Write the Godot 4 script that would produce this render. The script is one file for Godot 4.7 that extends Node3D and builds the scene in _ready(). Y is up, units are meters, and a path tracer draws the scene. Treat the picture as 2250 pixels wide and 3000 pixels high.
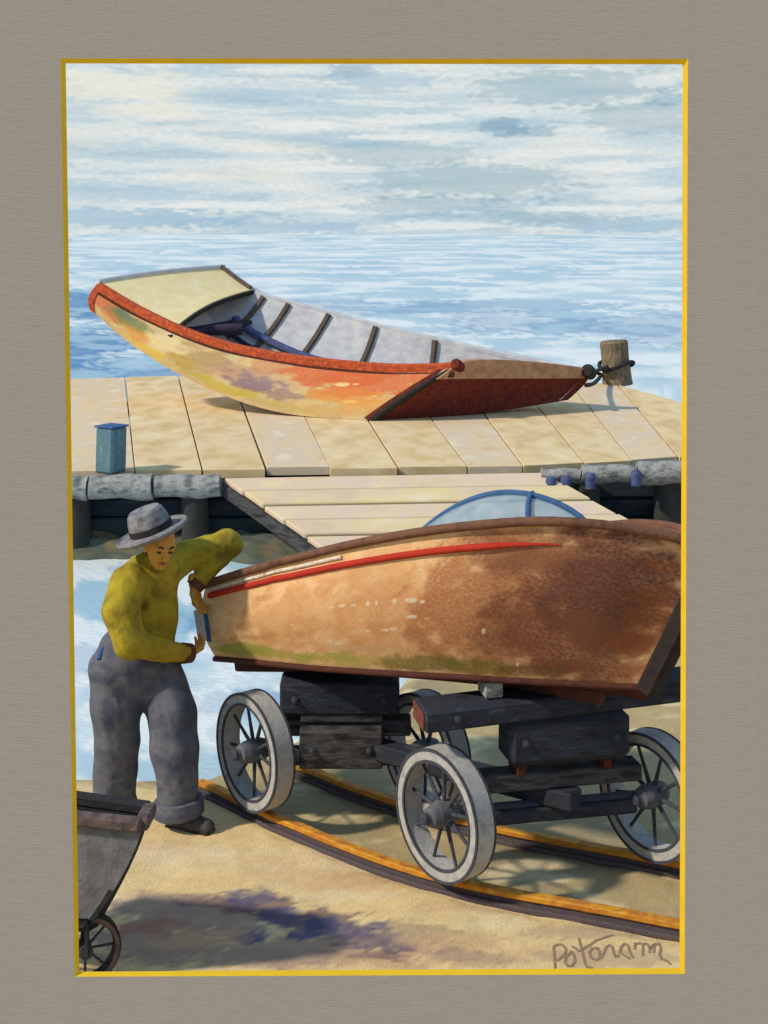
extends Node3D

const EYE := 3.2          # height of the viewpoint above the beach
const MAT_Z := 4.5        # distance of the standing mount board

var M := {}
var used := {}

# ------------------------------------------------------------------ placing
# a point of the place, given by its bearing and its distance
func P(px: float, py: float, d: float) -> Vector3:
	return Vector3((px - 829.5) * d / 3000.0, EYE - (py - 500.0) * d / 3000.0, -d)

# the same on a level plane of height h
func G(px: float, py: float, h: float = 0.0) -> Vector3:
	return P(px, py, 3000.0 * (EYE - h) / (py - 500.0))

func W(x: float, d: float, h: float) -> Vector3:
	return Vector3(x, h, -d)

func curve(pts: Array, x: float) -> float:
	if x <= pts[0][0]:
		return pts[0][1]
	for i in range(1, pts.size()):
		if x <= pts[i][0]:
			var t: float = (x - pts[i - 1][0]) / (pts[i][0] - pts[i - 1][0])
			return lerpf(pts[i - 1][1], pts[i][1], t)
	return pts[pts.size() - 1][1]

# smooth version of curve (Catmull-Rom)
func scurve(pts: Array, x: float) -> float:
	var n := pts.size()
	if x <= pts[0][0]:
		return pts[0][1]
	if x >= pts[n - 1][0]:
		return pts[n - 1][1]
	for i in range(1, n):
		if x <= pts[i][0]:
			var t: float = (x - pts[i - 1][0]) / (pts[i][0] - pts[i - 1][0])
			var a: float = pts[maxi(i - 2, 0)][1]
			var b: float = pts[i - 1][1]
			var c: float = pts[i][1]
			var d: float = pts[mini(i + 1, n - 1)][1]
			return cubic_interpolate(b, c, a, d, t)
	return 0.0

# ------------------------------------------------------------------ nodes
func numbered(n: String) -> String:
	if not used.has(n):
		used[n] = 0
		return n
	used[n] += 1
	return "%s_%03d" % [n, used[n]]

func tag(o: Node, label: String, category: String, group: String = "", kind: String = "") -> void:
	if label: o.set_meta("label", label)
	if category: o.set_meta("category", category)
	if group: o.set_meta("group", group)
	if kind: o.set_meta("kind", kind)

func thing(called: String, at: Vector3, label: String, category: String, group: String = "") -> Node3D:
	var o := Node3D.new()
	o.name = numbered(called)
	add_child(o)
	o.position = at
	tag(o, label, category, group)
	return o

func mesh_of(st: SurfaceTool) -> ArrayMesh:
	st.generate_normals()
	return st.commit()

# commits a shape given in place coordinates as one named part of parent
func obj(called: String, st: SurfaceTool, m: Material, parent: Node = self) -> MeshInstance3D:
	return put(called, mesh_of(st), m, parent)

func put(called: String, mesh: Mesh, m: Material, parent: Node = self, at: Transform3D = Transform3D()) -> MeshInstance3D:
	var o := MeshInstance3D.new()
	o.mesh = mesh
	o.material_override = m
	o.name = numbered(called) if parent == self else called
	parent.add_child(o, true)
	var g := Transform3D()
	var p: Node = parent
	while p is Node3D and p != self:
		g = p.transform * g
		p = p.get_parent()
	o.transform = g.affine_inverse() * at
	return o

func ST() -> SurfaceTool:
	var st := SurfaceTool.new()
	st.begin(Mesh.PRIMITIVE_TRIANGLES)
	st.set_smooth_group(-1)
	return st

func tri(st: SurfaceTool, a: Vector3, b: Vector3, c: Vector3) -> void:
	st.add_vertex(a); st.add_vertex(b); st.add_vertex(c)

# a triangle or quad facing away from the point c0
func face(st: SurfaceTool, pts: Array, c0: Vector3) -> void:
	var n: Vector3 = (pts[1] - pts[0]).cross(pts[2] - pts[0])
	var mid := Vector3.ZERO
	for p in pts: mid += p
	mid /= pts.size()
	var q := pts.duplicate()
	if n.dot(mid - c0) > 0: q.reverse()
	tri(st, q[0], q[1], q[2])
	if q.size() == 4: tri(st, q[0], q[2], q[3])

# a bevelled solid between two quads (bottom b[4], top t[4], same order)
func hexa(st: SurfaceTool, b: Array, t: Array, bev: float = 0.006) -> void:
	var c := Vector3.ZERO
	for p in b + t: c += p
	c /= 8.0
	var v := [b[0], b[1], b[2], b[3], t[0], t[1], t[2], t[3]]
	var faces := [[0, 1, 2, 3], [4, 5, 6, 7], [0, 1, 5, 4], [1, 2, 6, 5], [2, 3, 7, 6], [3, 0, 4, 7]]
	var inset := {}
	for fi in 6:
		var f: Array = faces[fi]
		var pts := []
		for k in 4:
			var p: Vector3 = v[f[k]]
			var e1: Vector3 = (v[f[(k + 1) % 4]] - p)
			var e2: Vector3 = (v[f[(k + 3) % 4]] - p)
			var b1: float = minf(bev, e1.length() * 0.3)
			var b2: float = minf(bev, e2.length() * 0.3)
			var q: Vector3 = p + e1.normalized() * b1 + e2.normalized() * b2
			inset[[fi, f[k]]] = q
			pts.append(q)
		face(st, pts, c)
	for i in 6:
		for j in range(i + 1, 6):
			var sh := []
			for k in faces[i]:
				if k in faces[j]: sh.append(k)
			if sh.size() == 2:
				face(st, [inset[[i, sh[0]]], inset[[i, sh[1]]], inset[[j, sh[1]]], inset[[j, sh[0]]]], c)
	for k in 8:
		var tr := []
		for fi in 6:
			if k in faces[fi]: tr.append(inset[[fi, k]])
		face(st, tr, c)

func boxb(st: SurfaceTool, c: Vector3, bx: Vector3, by: Vector3, bz: Vector3, bev: float = 0.006) -> void:
	var x := bx * 0.5
	var y := by * 0.5
	var z := bz * 0.5
	hexa(st, [c - x - y - z, c + x - y - z, c + x - y + z, c - x - y + z], [c - x + y - z, c + x + y - z, c + x + y + z, c - x + y + z], bev)

# a bar between two points, w wide (level) and h high
func bar(st: SurfaceTool, a: Vector3, b: Vector3, w: float, h: float, bev: float = 0.006, up: Vector3 = Vector3.UP) -> void:
	var f := b - a
	var s := f.cross(up).normalized()
	var u := s.cross(f).normalized()
	boxb(st, (a + b) * 0.5, f, u * h, s * w, bev)

# a beam of w by h swept along a line of points, edges eased
func sweep(st: SurfaceTool, pts: Array, w: float, h: float, up: Vector3 = Vector3.UP) -> void:
	var n := pts.size()
	var b := minf(w, h) * 0.18
	var sec := [[-w / 2 + b, -h / 2], [w / 2 - b, -h / 2], [w / 2, -h / 2 + b], [w / 2, h / 2 - b], [w / 2 - b, h / 2], [-w / 2 + b, h / 2], [-w / 2, h / 2 - b], [-w / 2, -h / 2 + b]]
	var rings := []
	for i in n:
		var f: Vector3 = (pts[mini(i + 1, n - 1)] - pts[maxi(i - 1, 0)]).normalized()
		var sx := f.cross(up).normalized()
		var u := sx.cross(f).normalized()
		var ring := []
		for q in sec: ring.append(pts[i] + sx * q[0] + u * q[1])
		rings.append(ring)
	for k in 8:
		st.set_smooth_group(20 + k)
		var k2 := (k + 1) % 8
		for i in n - 1:
			tri(st, rings[i][k], rings[i][k2], rings[i + 1][k2])
			tri(st, rings[i][k], rings[i + 1][k2], rings[i + 1][k])
	st.set_smooth_group(-1)
	for k in range(1, 7):
		tri(st, rings[0][0], rings[0][k + 1], rings[0][k])
		tri(st, rings[n - 1][0], rings[n - 1][k], rings[n - 1][k + 1])

func tube(st: SurfaceTool, pts: Array, radii: Array, sides: int = 10, caps: bool = true) -> void:
	st.set_smooth_group(1)
	var rings := []
	var n := pts.size()
	var up := Vector3(0.13, 0.97, 0.21).normalized()
	for i in n:
		var d: Vector3 = (pts[mini(i + 1, n - 1)] - pts[maxi(i - 1, 0)]).normalized()
		var s := d.cross(up)
		if s.length() < 0.2: s = d.cross(Vector3(0.9, 0.1, 0.3))
		s = s.normalized()
		var u := s.cross(d).normalized()
		up = u
		var r: float = radii[mini(i, radii.size() - 1)]
		var ring := []
		for k in sides:
			var a := TAU * k / sides
			ring.append(pts[i] + (s * cos(a) + u * sin(a)) * r)
		rings.append(ring)
	for i in n - 1:
		for k in sides:
			var k2 := (k + 1) % sides
			tri(st, rings[i][k], rings[i][k2], rings[i + 1][k2])
			tri(st, rings[i][k], rings[i + 1][k2], rings[i + 1][k])
	if caps:
		st.set_smooth_group(-1)
		for k in range(1, sides - 1):
			tri(st, rings[0][0], rings[0][k + 1], rings[0][k])
			tri(st, rings[n - 1][0], rings[n - 1][k], rings[n - 1][k + 1])
	st.set_smooth_group(-1)

# profile: [[radius, height]...] turned about t's y axis
func lathe(st: SurfaceTool, prof: Array, t: Transform3D, segs: int = 32, smooth: bool = true, closed: bool = false) -> void:
	var n := prof.size()
	for i in (n if closed else n - 1):
		var p: Array = prof[i]
		var q: Array = prof[(i + 1) % n]
		st.set_smooth_group(i + 1 if smooth else -1)
		for k in segs:
			var a := TAU * k / segs
			var b := TAU * (k + 1) / segs
			var v1: Vector3 = t * Vector3(p[0] * cos(a), p[1], p[0] * sin(a))
			var v2: Vector3 = t * Vector3(p[0] * cos(b), p[1], p[0] * sin(b))
			var v3: Vector3 = t * Vector3(q[0] * cos(b), q[1], q[0] * sin(b))
			var v4: Vector3 = t * Vector3(q[0] * cos(a), q[1], q[0] * sin(a))
			if p[0] > 1e-5: tri(st, v1, v2, v3)
			if q[0] > 1e-5: tri(st, v1, v3, v4)
	st.set_smooth_group(-1)

# rows of points -> smooth skin with uv (u along the rows list, v along each row)
func loft(st: SurfaceTool, rows: Array, smooth: bool = true, flip: bool = false) -> void:
	st.set_smooth_group(7 if smooth else -1)
	var n := rows.size()
	var m: int = rows[0].size()
	for i in n - 1:
		for j in m - 1:
			var id := [[i, j], [i + 1, j], [i + 1, j + 1], [i, j + 1]]
			var order := [0, 1, 2, 0, 2, 3]
			if flip: order = [0, 2, 1, 0, 3, 2]
			for k in order:
				var a: Array = id[k]
				st.set_uv(Vector2(float(a[0]) / (n - 1), float(a[1]) / (m - 1)))
				st.add_vertex(rows[a[0]][a[1]])
	st.set_smooth_group(-1)

# a skin with thickness: rows outside and rows inside, closed along the rims
func shell(st: SurfaceTool, a: Array, b: Array) -> void:
	loft(st, a, true, true)
	loft(st, b, true, false)
	var n := a.size()
	var m: int = a[0].size()
	for i in n - 1:
		for j in [0, m - 1]:
			tri(st, a[i][j], a[i + 1][j], b[i + 1][j])
			tri(st, a[i][j], b[i + 1][j], b[i][j])
	for j in m - 1:
		for i in [0, n - 1]:
			tri(st, a[i][j], a[i][j + 1], b[i][j + 1])
			tri(st, a[i][j], b[i][j + 1], b[i][j])

# ------------------------------------------------------------------ materials
func noise(seed_: int, freq: float, oct: int = 4, warp: float = 0.0) -> FastNoiseLite:
	var n := FastNoiseLite.new()
	n.seed = seed_
	n.noise_type = FastNoiseLite.TYPE_SIMPLEX_SMOOTH
	n.frequency = freq
	n.fractal_octaves = oct
	if warp > 0.0:
		n.domain_warp_enabled = true
		n.domain_warp_amplitude = warp
		n.domain_warp_frequency = freq * 0.8
	return n

func c8(r: float, g: float, b: float) -> Color:
	return Color(r / 255.0, g / 255.0, b / 255.0)

var grain_tex: NoiseTexture2D

# blotchy pigment: colours run into one another, with a fine toothed relief
func wash(cols: Array, scale: Vector3, seed_: int, rough: float = 0.9, freq: float = 0.012, relief: float = 0.25, local: bool = false) -> StandardMaterial3D:
	var t := NoiseTexture2D.new()
	t.width = 256
	t.height = 256
	t.seamless = true
	t.noise = noise(seed_, freq * 2.0, 4, 9.0)
	var g := Gradient.new()
	var off := PackedFloat32Array()
	var cc := PackedColorArray()
	for i in cols.size():
		off.append(lerpf(0.12, 0.88, float(i) / (cols.size() - 1)))
		cc.append(cols[i])
	g.offsets = off
	g.colors = cc
	t.color_ramp = g
	var m := StandardMaterial3D.new()
	m.albedo_texture = t
	m.roughness = rough
	m.metallic_specular = 0.3
	m.uv1_triplanar = true
	m.uv1_world_triplanar = not local
	m.uv1_scale = scale
	if relief > 0.0:
		m.heightmap_enabled = true
		m.heightmap_texture = grain_tex
		m.heightmap_scale = relief
	return m

# paints ragged blots of pigment over a ground colour; blot: [x, y, rx, ry, colour, strength, raggedness]
func painted(w: int, h: int, ground: Array, blots: Array, seed_: int, stretch: float = 1.0) -> ImageTexture:
	var img := Image.create(w, h, true, Image.FORMAT_RGB8)
	var n1 := noise(seed_, 0.008, 2, 20.0)
	var n2 := noise(seed_ + 1, 0.11, 2)
	var n3 := noise(seed_ + 2, 0.012, 3, 14.0)
	for y in h:
		for x in w:
			var a := clampf(n1.get_noise_2d(x, y * stretch) * 1.3 + 0.5, 0.0, 1.0) * (ground.size() - 1.001)
			var k := int(a)
			var c: Color = ground[k].lerp(ground[mini(k + 1, ground.size() - 1)], a - k)
			c = c * (1.0 + n2.get_noise_2d(x, y * stretch) * 0.07)
			img.set_pixel(x, y, c)
	for b in blots:
		var rg: float = b[6]
		var x0 := clampi(int(b[0] - b[2] * (1.05 + 1.6 * rg)), 0, w - 1)
		var x1 := clampi(int(b[0] + b[2] * (1.05 + 1.6 * rg)), 0, w - 1)
		var y0 := clampi(int(b[1] - b[3] * (1.05 + 1.6 * rg)), 0, h - 1)
		var y1 := clampi(int(b[1] + b[3] * (1.05 + 1.6 * rg)), 0, h - 1)
		var col: Color = b[4]
		for y in range(y0, y1 + 1):
			for x in range(x0, x1 + 1):
				var dx: float = (x - b[0]) / float(b[2])
				var dy: float = (y - b[1]) / float(b[3])
				var d: float = sqrt(dx * dx + dy * dy) + n3.get_noise_2d(x + b[0] * 0.7, y * stretch) * rg * 2.0
				if d < 1.0:
					var s: float = b[5] * smoothstep(1.0, 0.5, d) * (0.9 + n2.get_noise_2d(x + 300, y * stretch) * 0.4)
					img.set_pixel(x, y, img.get_pixel(x, y).lerp(col, clampf(s, 0.0, 1.0)))
	img.generate_mipmaps()
	return ImageTexture.create_from_image(img)

func uvmat(t: Texture2D, rough: float = 0.85) -> StandardMaterial3D:
	var m := StandardMaterial3D.new()
	m.albedo_texture = t
	m.roughness = rough
	m.metallic_specular = 0.3
	return m

# ------------------------------------------------------------------ figures as smooth solids
# prim: ["c", a, b, ra, rb, k] tapered capsule, ["e", centre, basis, radii, k] ellipsoid, ["-e", ...] carved
func solid(prims: Array, cell: float, rough_amp: float = 0.0, seed_: int = 3) -> ArrayMesh:
	var lo := Vector3(1e9, 1e9, 1e9)
	var hi := -lo
	var boxes := []
	for p in prims:
		var a: Vector3
		var b: Vector3
		if p[0] == "c":
			var r: float = maxf(p[3], p[4])
			a = p[1].min(p[2]) - Vector3.ONE * r
			b = p[1].max(p[2]) + Vector3.ONE * r
		else:
			var r2: float = maxf(p[3].x, maxf(p[3].y, p[3].z))
			a = p[1] - Vector3.ONE * r2
			b = p[1] + Vector3.ONE * r2
		boxes.append([a, b])
		lo = lo.min(a)
		hi = hi.max(b)
	lo -= Vector3.ONE * cell * 4
	hi += Vector3.ONE * cell * 4
	var nx := int((hi.x - lo.x) / cell) + 2
	var ny := int((hi.y - lo.y) / cell) + 2
	var nz := int((hi.z - lo.z) / cell) + 2
	var f := PackedFloat32Array()
	f.resize(nx * ny * nz)
	f.fill(0.5)
	for pi in prims.size():
		var p: Array = prims[pi]
		var k: float = p[p.size() - 1]
		var mg := k + cell * 3
		var i0 := Vector3i(((boxes[pi][0] - lo - Vector3.ONE * mg) / cell).clamp(Vector3.ZERO, Vector3(nx - 1, ny - 1, nz - 1)))
		var i1 := Vector3i(((boxes[pi][1] - lo + Vector3.ONE * mg) / cell).clamp(Vector3.ZERO, Vector3(nx - 1, ny - 1, nz - 1)))
		var cap: bool = p[0] == "c"
		var cut: bool = p[0] == "-e"
		var a: Vector3 = p[1]
		var ab := Vector3.ZERO
		var l2 := 1.0
		var inv := Basis()
		var rr := Vector3.ONE
		var rmin := 1.0
		if cap:
			ab = p[2] - a
			l2 = maxf(ab.length_squared(), 1e-9)
		else:
			inv = p[2].inverse()
			rr = p[3]
			rmin = minf(rr.x, minf(rr.y, rr.z))
		for iz in range(i0.z, i1.z + 1):
			for iy in range(i0.y, i1.y + 1):
				var row := (iz * ny + iy) * nx
				for ix in range(i0.x, i1.x + 1):
					var q := lo + Vector3(ix, iy, iz) * cell
					var d: float
					if cap:
						var t := clampf((q - a).dot(ab) / l2, 0.0, 1.0)
						d = (q - a - ab * t).length() - lerpf(p[3], p[4], t)
					else:
						var e := inv * (q - a)
						var s := (e / rr).length()
						d = (s - 1.0) * rmin if s < 0.3 else s * (s - 1.0) / (e / (rr * rr)).length()
					var o := f[row + ix]
					if cut:
						d = -d
						var hm := maxf(k - absf(o - d), 0.0) / k
						f[row + ix] = maxf(o, d) + hm * hm * k * 0.25
					else:
						var h := maxf(k - absf(o - d), 0.0) / k
						f[row + ix] = minf(o, d) - h * h * k * 0.25
	if rough_amp > 0.0:
		var nn := noise(seed_, 7.0, 2)
		for iz in nz:
			for iy in ny:
				var row := (iz * ny + iy) * nx
				for ix in nx:
					if absf(f[row + ix]) < cell * 4 + rough_amp:
						var q := lo + Vector3(ix, iy, iz) * cell
						f[row + ix] += nn.get_noise_3d(q.x * 1.3 + q.y * 0.5, q.y * 0.5, q.z) * rough_amp
	# surface nets
	var vid := {}
	var vs := PackedVector3Array()
	var off := [0, 1, nx, nx + 1, nx * ny, nx * ny + 1, nx * ny + nx, nx * ny + nx + 1]
	for iz in nz - 1:
		for iy in ny - 1:
			for ix in nx - 1:
				var base := (iz * ny + iy) * nx + ix
				var f0 := f[base]
				if f0 > cell * 2.5 or f0 < -cell * 2.5: continue
				var neg := 0
				for o in off:
					if f[base + o] < 0.0: neg += 1
				if neg == 0 or neg == 8: continue
				var acc := Vector3.ZERO
				var cnt := 0
				for e in [[0, 1], [2, 3], [4, 5], [6, 7], [0, 2], [1, 3], [4, 6], [5, 7], [0, 4], [1, 5], [2, 6], [3, 7]]:
					var a := f[base + off[e[0]]]
					var b := f[base + off[e[1]]]
					if (a < 0.0) != (b < 0.0):
						var t := a / (a - b)
						var pa := Vector3(e[0] & 1, (e[0] >> 1) & 1, (e[0] >> 2) & 1)
						var pb := Vector3(e[1] & 1, (e[1] >> 1) & 1, (e[1] >> 2) & 1)
						acc += pa.lerp(pb, t)
						cnt += 1
				vid[base] = vs.size()
				vs.append(lo + (Vector3(ix, iy, iz) + acc / cnt) * cell)
	var idx := PackedInt32Array()
	var ax := [1, nx, nx * ny]
	for base in vid:
		for d in 3:
			var o1: int = ax[(d + 1) % 3]
			var o2: int = ax[(d + 2) % 3]
			var a := f[base]
			var b := f[base + ax[d]]
			if (a < 0.0) == (b < 0.0): continue
			if not (vid.has(base - o1) and vid.has(base - o2) and vid.has(base - o1 - o2)): continue
			var q := [vid[base], vid[base - o1], vid[base - o1 - o2], vid[base - o2]]
			if a < 0.0: q.reverse()
			idx.append_array([q[0], q[1], q[2], q[0], q[2], q[3]])
	var nr := PackedVector3Array()
	nr.resize(vs.size())
	for i in range(0, idx.size(), 3):
		var n := (vs[idx[i + 2]] - vs[idx[i]]).cross(vs[idx[i + 1]] - vs[idx[i]])
		for k in 3: nr[idx[i + k]] += n
	for i in nr.size(): nr[i] = nr[i].normalized()
	var arr := []
	arr.resize(Mesh.ARRAY_MAX)
	arr[Mesh.ARRAY_VERTEX] = vs
	arr[Mesh.ARRAY_NORMAL] = nr
	arr[Mesh.ARRAY_INDEX] = idx
	var am := ArrayMesh.new()
	am.add_surface_from_arrays(Mesh.PRIMITIVE_TRIANGLES, arr)
	return am

# ------------------------------------------------------------------ scene
func _ready() -> void:
	view_and_light()
	materials()
	ground_and_water()
	sky_sheet()
	pier()
	shade_bank()
	ramp()
	rails()
	trolley()
	launch()
	skiff()
	bollards()
	man()
	barrow()
	lettering()
	mount()

func view_and_light() -> void:
	var cam := Camera3D.new()
	cam.name = "camera"
	cam.position = Vector3(0, EYE, 0)
	cam.projection = Camera3D.PROJECTION_FRUSTUM
	cam.near = 0.1
	cam.far = 6000.0
	cam.size = 0.1 * 2212.0 / 3000.0
	cam.frustum_offset = Vector2(0.0, -0.1 * 606.0 / 3000.0)
	add_child(cam)
	cam.current = true
	var env := Environment.new()
	env.background_mode = Environment.BG_SKY
	var sm := ProceduralSkyMaterial.new()
	sm.sky_top_color = c8(120, 158, 196)
	sm.sky_horizon_color = c8(206, 217, 221)
	sm.sky_curve = 0.25
	sm.ground_bottom_color = c8(120, 110, 95)
	sm.ground_horizon_color = c8(196, 208, 214)
	sm.sun_angle_max = 2.0
	var sky := Sky.new()
	sky.sky_material = sm
	env.sky = sky
	env.tonemap_mode = Environment.TONE_MAPPER_LINEAR
	env.background_energy_multiplier = 1.15
	env.tonemap_exposure = 1.05
	env.sdfgi_enabled = true
	env.ssao_enabled = true
	env.ssil_enabled = true
	var we := WorldEnvironment.new()
	we.name = "world_environment"
	we.environment = env
	add_child(we)
	var sun := DirectionalLight3D.new()
	sun.name = "sun"
	sun.light_energy = 1.05
	sun.light_color = Color(1.0, 0.95, 0.87)
	sun.light_angular_distance = 3.5
	sun.shadow_enabled = true
	add_child(sun)
	sun.look_at_from_position(Vector3.ZERO, Vector3(0.84, -0.73, -0.33), Vector3.UP)

func materials() -> void:
	grain_tex = NoiseTexture2D.new()
	grain_tex.width = 512
	grain_tex.height = 512
	grain_tex.seamless = true
	grain_tex.noise = noise(91, 0.05, 4)
	var s1 := Vector3.ONE
	M.plank = wash([c8(202, 172, 124), c8(214, 186, 138), c8(222, 196, 150), c8(226, 206, 168)], Vector3(0.34, 0.34, 0.16), 11, 0.9, 0.012, 0.08)
	M.plank2 = wash([c8(206, 176, 124), c8(216, 188, 140), c8(222, 198, 158), c8(212, 182, 136)], Vector3(0.3, 0.3, 0.15), 12, 0.9, 0.012, 0.08)
	M.plank3 = wash([c8(208, 182, 140), c8(218, 194, 156), c8(212, 190, 164), c8(226, 208, 178)], Vector3(0.33, 0.33, 0.16), 13, 0.9, 0.012, 0.08)
	M.rampboard = wash([c8(204, 182, 146), c8(216, 192, 160), c8(210, 186, 170), c8(220, 204, 158)], Vector3(0.2, 0.6, 0.6), 14, 0.9, 0.012, 0.08)
	M.rampboard2 = wash([c8(200, 178, 152), c8(214, 190, 164), c8(214, 196, 142), c8(222, 204, 174)], Vector3(0.2, 0.6, 0.6), 15, 0.9, 0.012, 0.08)
	M.stringer = wash([c8(84, 86, 88), c8(132, 132, 130), c8(172, 170, 164), c8(110, 112, 116)], Vector3(0.9, 2.2, 0.9), 16)
	M.dark_timber = wash([c8(36, 38, 46), c8(54, 54, 60), c8(44, 50, 66), c8(78, 76, 76)], Vector3(0.8, 2.4, 0.8), 17)
	M.dark_timber2 = wash([c8(38, 34, 36), c8(58, 56, 58), c8(84, 82, 82), c8(48, 50, 58)], Vector3(0.7, 2.6, 0.7), 18)
	M.end_grain = wash([c8(96, 52, 44), c8(126, 74, 60)], s1 * 3.0, 19)
	M.pile = wash([c8(48, 52, 50), c8(66, 62, 54), c8(44, 56, 60)], Vector3(1.5, 0.5, 1.5), 20)
	M.shade_crib = wash([c8(30, 44, 56), c8(40, 52, 60), c8(44, 54, 48), c8(34, 46, 66)], Vector3(0.5, 1.5, 0.5), 62)  # dark colours that put the shade under the deck into added timbers
	M.shade_crib2 = wash([c8(38, 48, 50), c8(30, 42, 58), c8(50, 54, 46)], Vector3(0.5, 1.5, 0.5), 63)
	M.teal_post = wash([c8(70, 100, 116), c8(98, 126, 138), c8(84, 116, 120), c8(128, 146, 146)], Vector3(2, 0.8, 2), 21)
	M.post = wash([c8(112, 96, 74), c8(140, 122, 96), c8(90, 80, 68), c8(150, 136, 112)], Vector3(1.8, 0.5, 1.8), 22)
	M.rope = wash([c8(34, 34, 38), c8(58, 54, 52)], s1 * 8, 23)
	M.ochre_rail = wash([c8(186, 120, 36), c8(214, 154, 44), c8(176, 108, 40), c8(222, 172, 66)], s1 * 0.8, 24, 0.6)
	M.rail_web = wash([c8(74, 70, 82), c8(94, 82, 80), c8(78, 72, 88)], s1 * 1.6, 25, 0.8)
	M.wheel = wash([c8(140, 140, 142), c8(168, 166, 164), c8(184, 180, 174), c8(154, 154, 158)], s1 * 2.0, 26)
	M.iron = wash([c8(52, 56, 66), c8(74, 78, 88), c8(60, 60, 66)], s1 * 3.0, 27, 0.7)
	M.spoke = wash([c8(86, 90, 98), c8(112, 112, 116)], s1 * 3.0, 28)
	M.maroon = wash([c8(66, 38, 32), c8(88, 50, 40), c8(54, 34, 32)], s1 * 1.5, 29)
	M.red = wash([c8(168, 46, 34), c8(186, 58, 42)], s1 * 2.0, 30)
	M.gunwale = wash([c8(96, 66, 52), c8(124, 88, 68), c8(80, 56, 48)], s1 * 1.4, 31)
	M.cream_line = wash([c8(206, 196, 176), c8(222, 214, 198), c8(170, 140, 110)], s1 * 4.0, 32)
	M.hood = wash([c8(160, 182, 196), c8(188, 204, 212), c8(206, 216, 220)], s1 * 1.6, 33, 0.5)
	M.hood.transparency = BaseMaterial3D.TRANSPARENCY_ALPHA
	M.hood.albedo_color = Color(0.86, 0.92, 0.95, 0.6)
	M.hood.roughness = 0.1
	M.hood.heightmap_enabled = false
	M.blue_trim = wash([c8(52, 84, 124), c8(72, 108, 148)], s1 * 2.0, 34)
	M.deck_brown = wash([c8(110, 74, 54), c8(132, 94, 70)], s1 * 1.4, 35)
	M.orange_rail = wash([c8(176, 78, 42), c8(206, 94, 50), c8(150, 66, 44), c8(214, 112, 66)], s1 * 1.1, 36)
	M.cream_deck = wash([c8(232, 208, 150), c8(238, 216, 162), c8(242, 226, 184)], Vector3(0.6, 1.2, 0.6), 37)
	M.inner_grey = wash([c8(168, 170, 178), c8(190, 190, 194), c8(206, 204, 202)], Vector3(0.7, 1.2, 0.7), 38)
	M.floor_white = wash([c8(206, 204, 200), c8(224, 220, 212)], s1, 39)
	M.rib = wash([c8(84, 70, 64), c8(106, 92, 84)], s1 * 2.0, 40)
	M.riser = wash([c8(60, 74, 118), c8(90, 100, 140), c8(70, 66, 92)], s1 * 1.4, 41)
	M.dark_oar = wash([c8(48, 42, 58), c8(66, 58, 72)], s1 * 2.0, 42)
	M.black_edge = wash([c8(40, 34, 36), c8(58, 50, 46)], s1 * 2.0, 43)
	M.stern_red = wash([c8(92, 38, 32), c8(122, 54, 36), c8(78, 34, 40), c8(138, 68, 42)], s1 * 0.8, 44)
	M.stern_tan = wash([c8(146, 108, 84), c8(172, 136, 106), c8(190, 158, 128)], s1 * 1.0, 45)
	M.shirt = wash([c8(112, 94, 44), c8(156, 136, 42), c8(176, 156, 46), c8(138, 120, 48)], s1 * 1.1, 46, 1.0)
	M.trousers = wash([c8(66, 72, 92), c8(84, 88, 102), c8(110, 108, 112), c8(72, 78, 98)], s1 * 0.9, 47, 1.0)
	M.skin = wash([c8(196, 140, 62), c8(210, 156, 76)], s1 * 4.0, 48, 0.7, 0.012, 0.0)
	M.lips = wash([c8(150, 84, 54), c8(164, 96, 60)], s1 * 4.0, 64, 0.7, 0.012, 0.0)
	M.hat = wash([c8(92, 90, 94), c8(128, 126, 130), c8(150, 148, 150)], s1 * 3.0, 49, 1.0)
	M.hat_band = wash([c8(48, 44, 46), c8(62, 56, 56)], s1 * 3.0, 50, 1.0)
	M.shoe = wash([c8(58, 56, 58), c8(86, 84, 82)], s1 * 3.0, 51, 0.7)
	M.cuff = wash([c8(92, 58, 46), c8(112, 74, 58)], s1 * 3.0, 52, 1.0)
	M.steel = wash([c8(170, 176, 184), c8(196, 200, 204)], s1 * 4.0, 53, 0.4)
	M.blue_handle = wash([c8(54, 84, 132), c8(74, 104, 150)], s1 * 3.0, 54)
	M.belt = wash([c8(46, 80, 140), c8(60, 92, 150)], s1 * 3.0, 55)
	M.barrow_face = wash([c8(92, 94, 98), c8(112, 112, 116), c8(130, 130, 132)], s1 * 1.4, 56)
	M.barrow_rim = wash([c8(66, 60, 60), c8(100, 86, 82), c8(128, 104, 98)], s1 * 2.0, 57)
	M.barrow_dark = wash([c8(44, 44, 48), c8(60, 58, 60)], s1 * 2.0, 58)
	M.ink = wash([c8(150, 126, 102), c8(160, 136, 112)], s1 * 6.0, 59, 1.0)
	M.mount = wash([c8(159, 151, 146), c8(165, 158, 153), c8(162, 154, 149)], Vector3(0.6, 14.0, 0.6), 60, 1.0, 0.02, 0.1)
	M.yellow = wash([c8(212, 172, 30), c8(224, 186, 40)], s1 * 1.0, 61, 0.8, 0.012, 0.0)

# ---------------- ground, water, sky
func shore(x: float) -> float:
	return curve([[-8.0, 8.6], [-1.6, 8.2], [-1.05, 8.22], [-0.85, 8.45], [-0.55, 8.85], [0.1, 9.8], [0.5, 11.6], [1.2, 12.8], [5.0, 14.2], [12.0, 15.0]], x)

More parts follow.
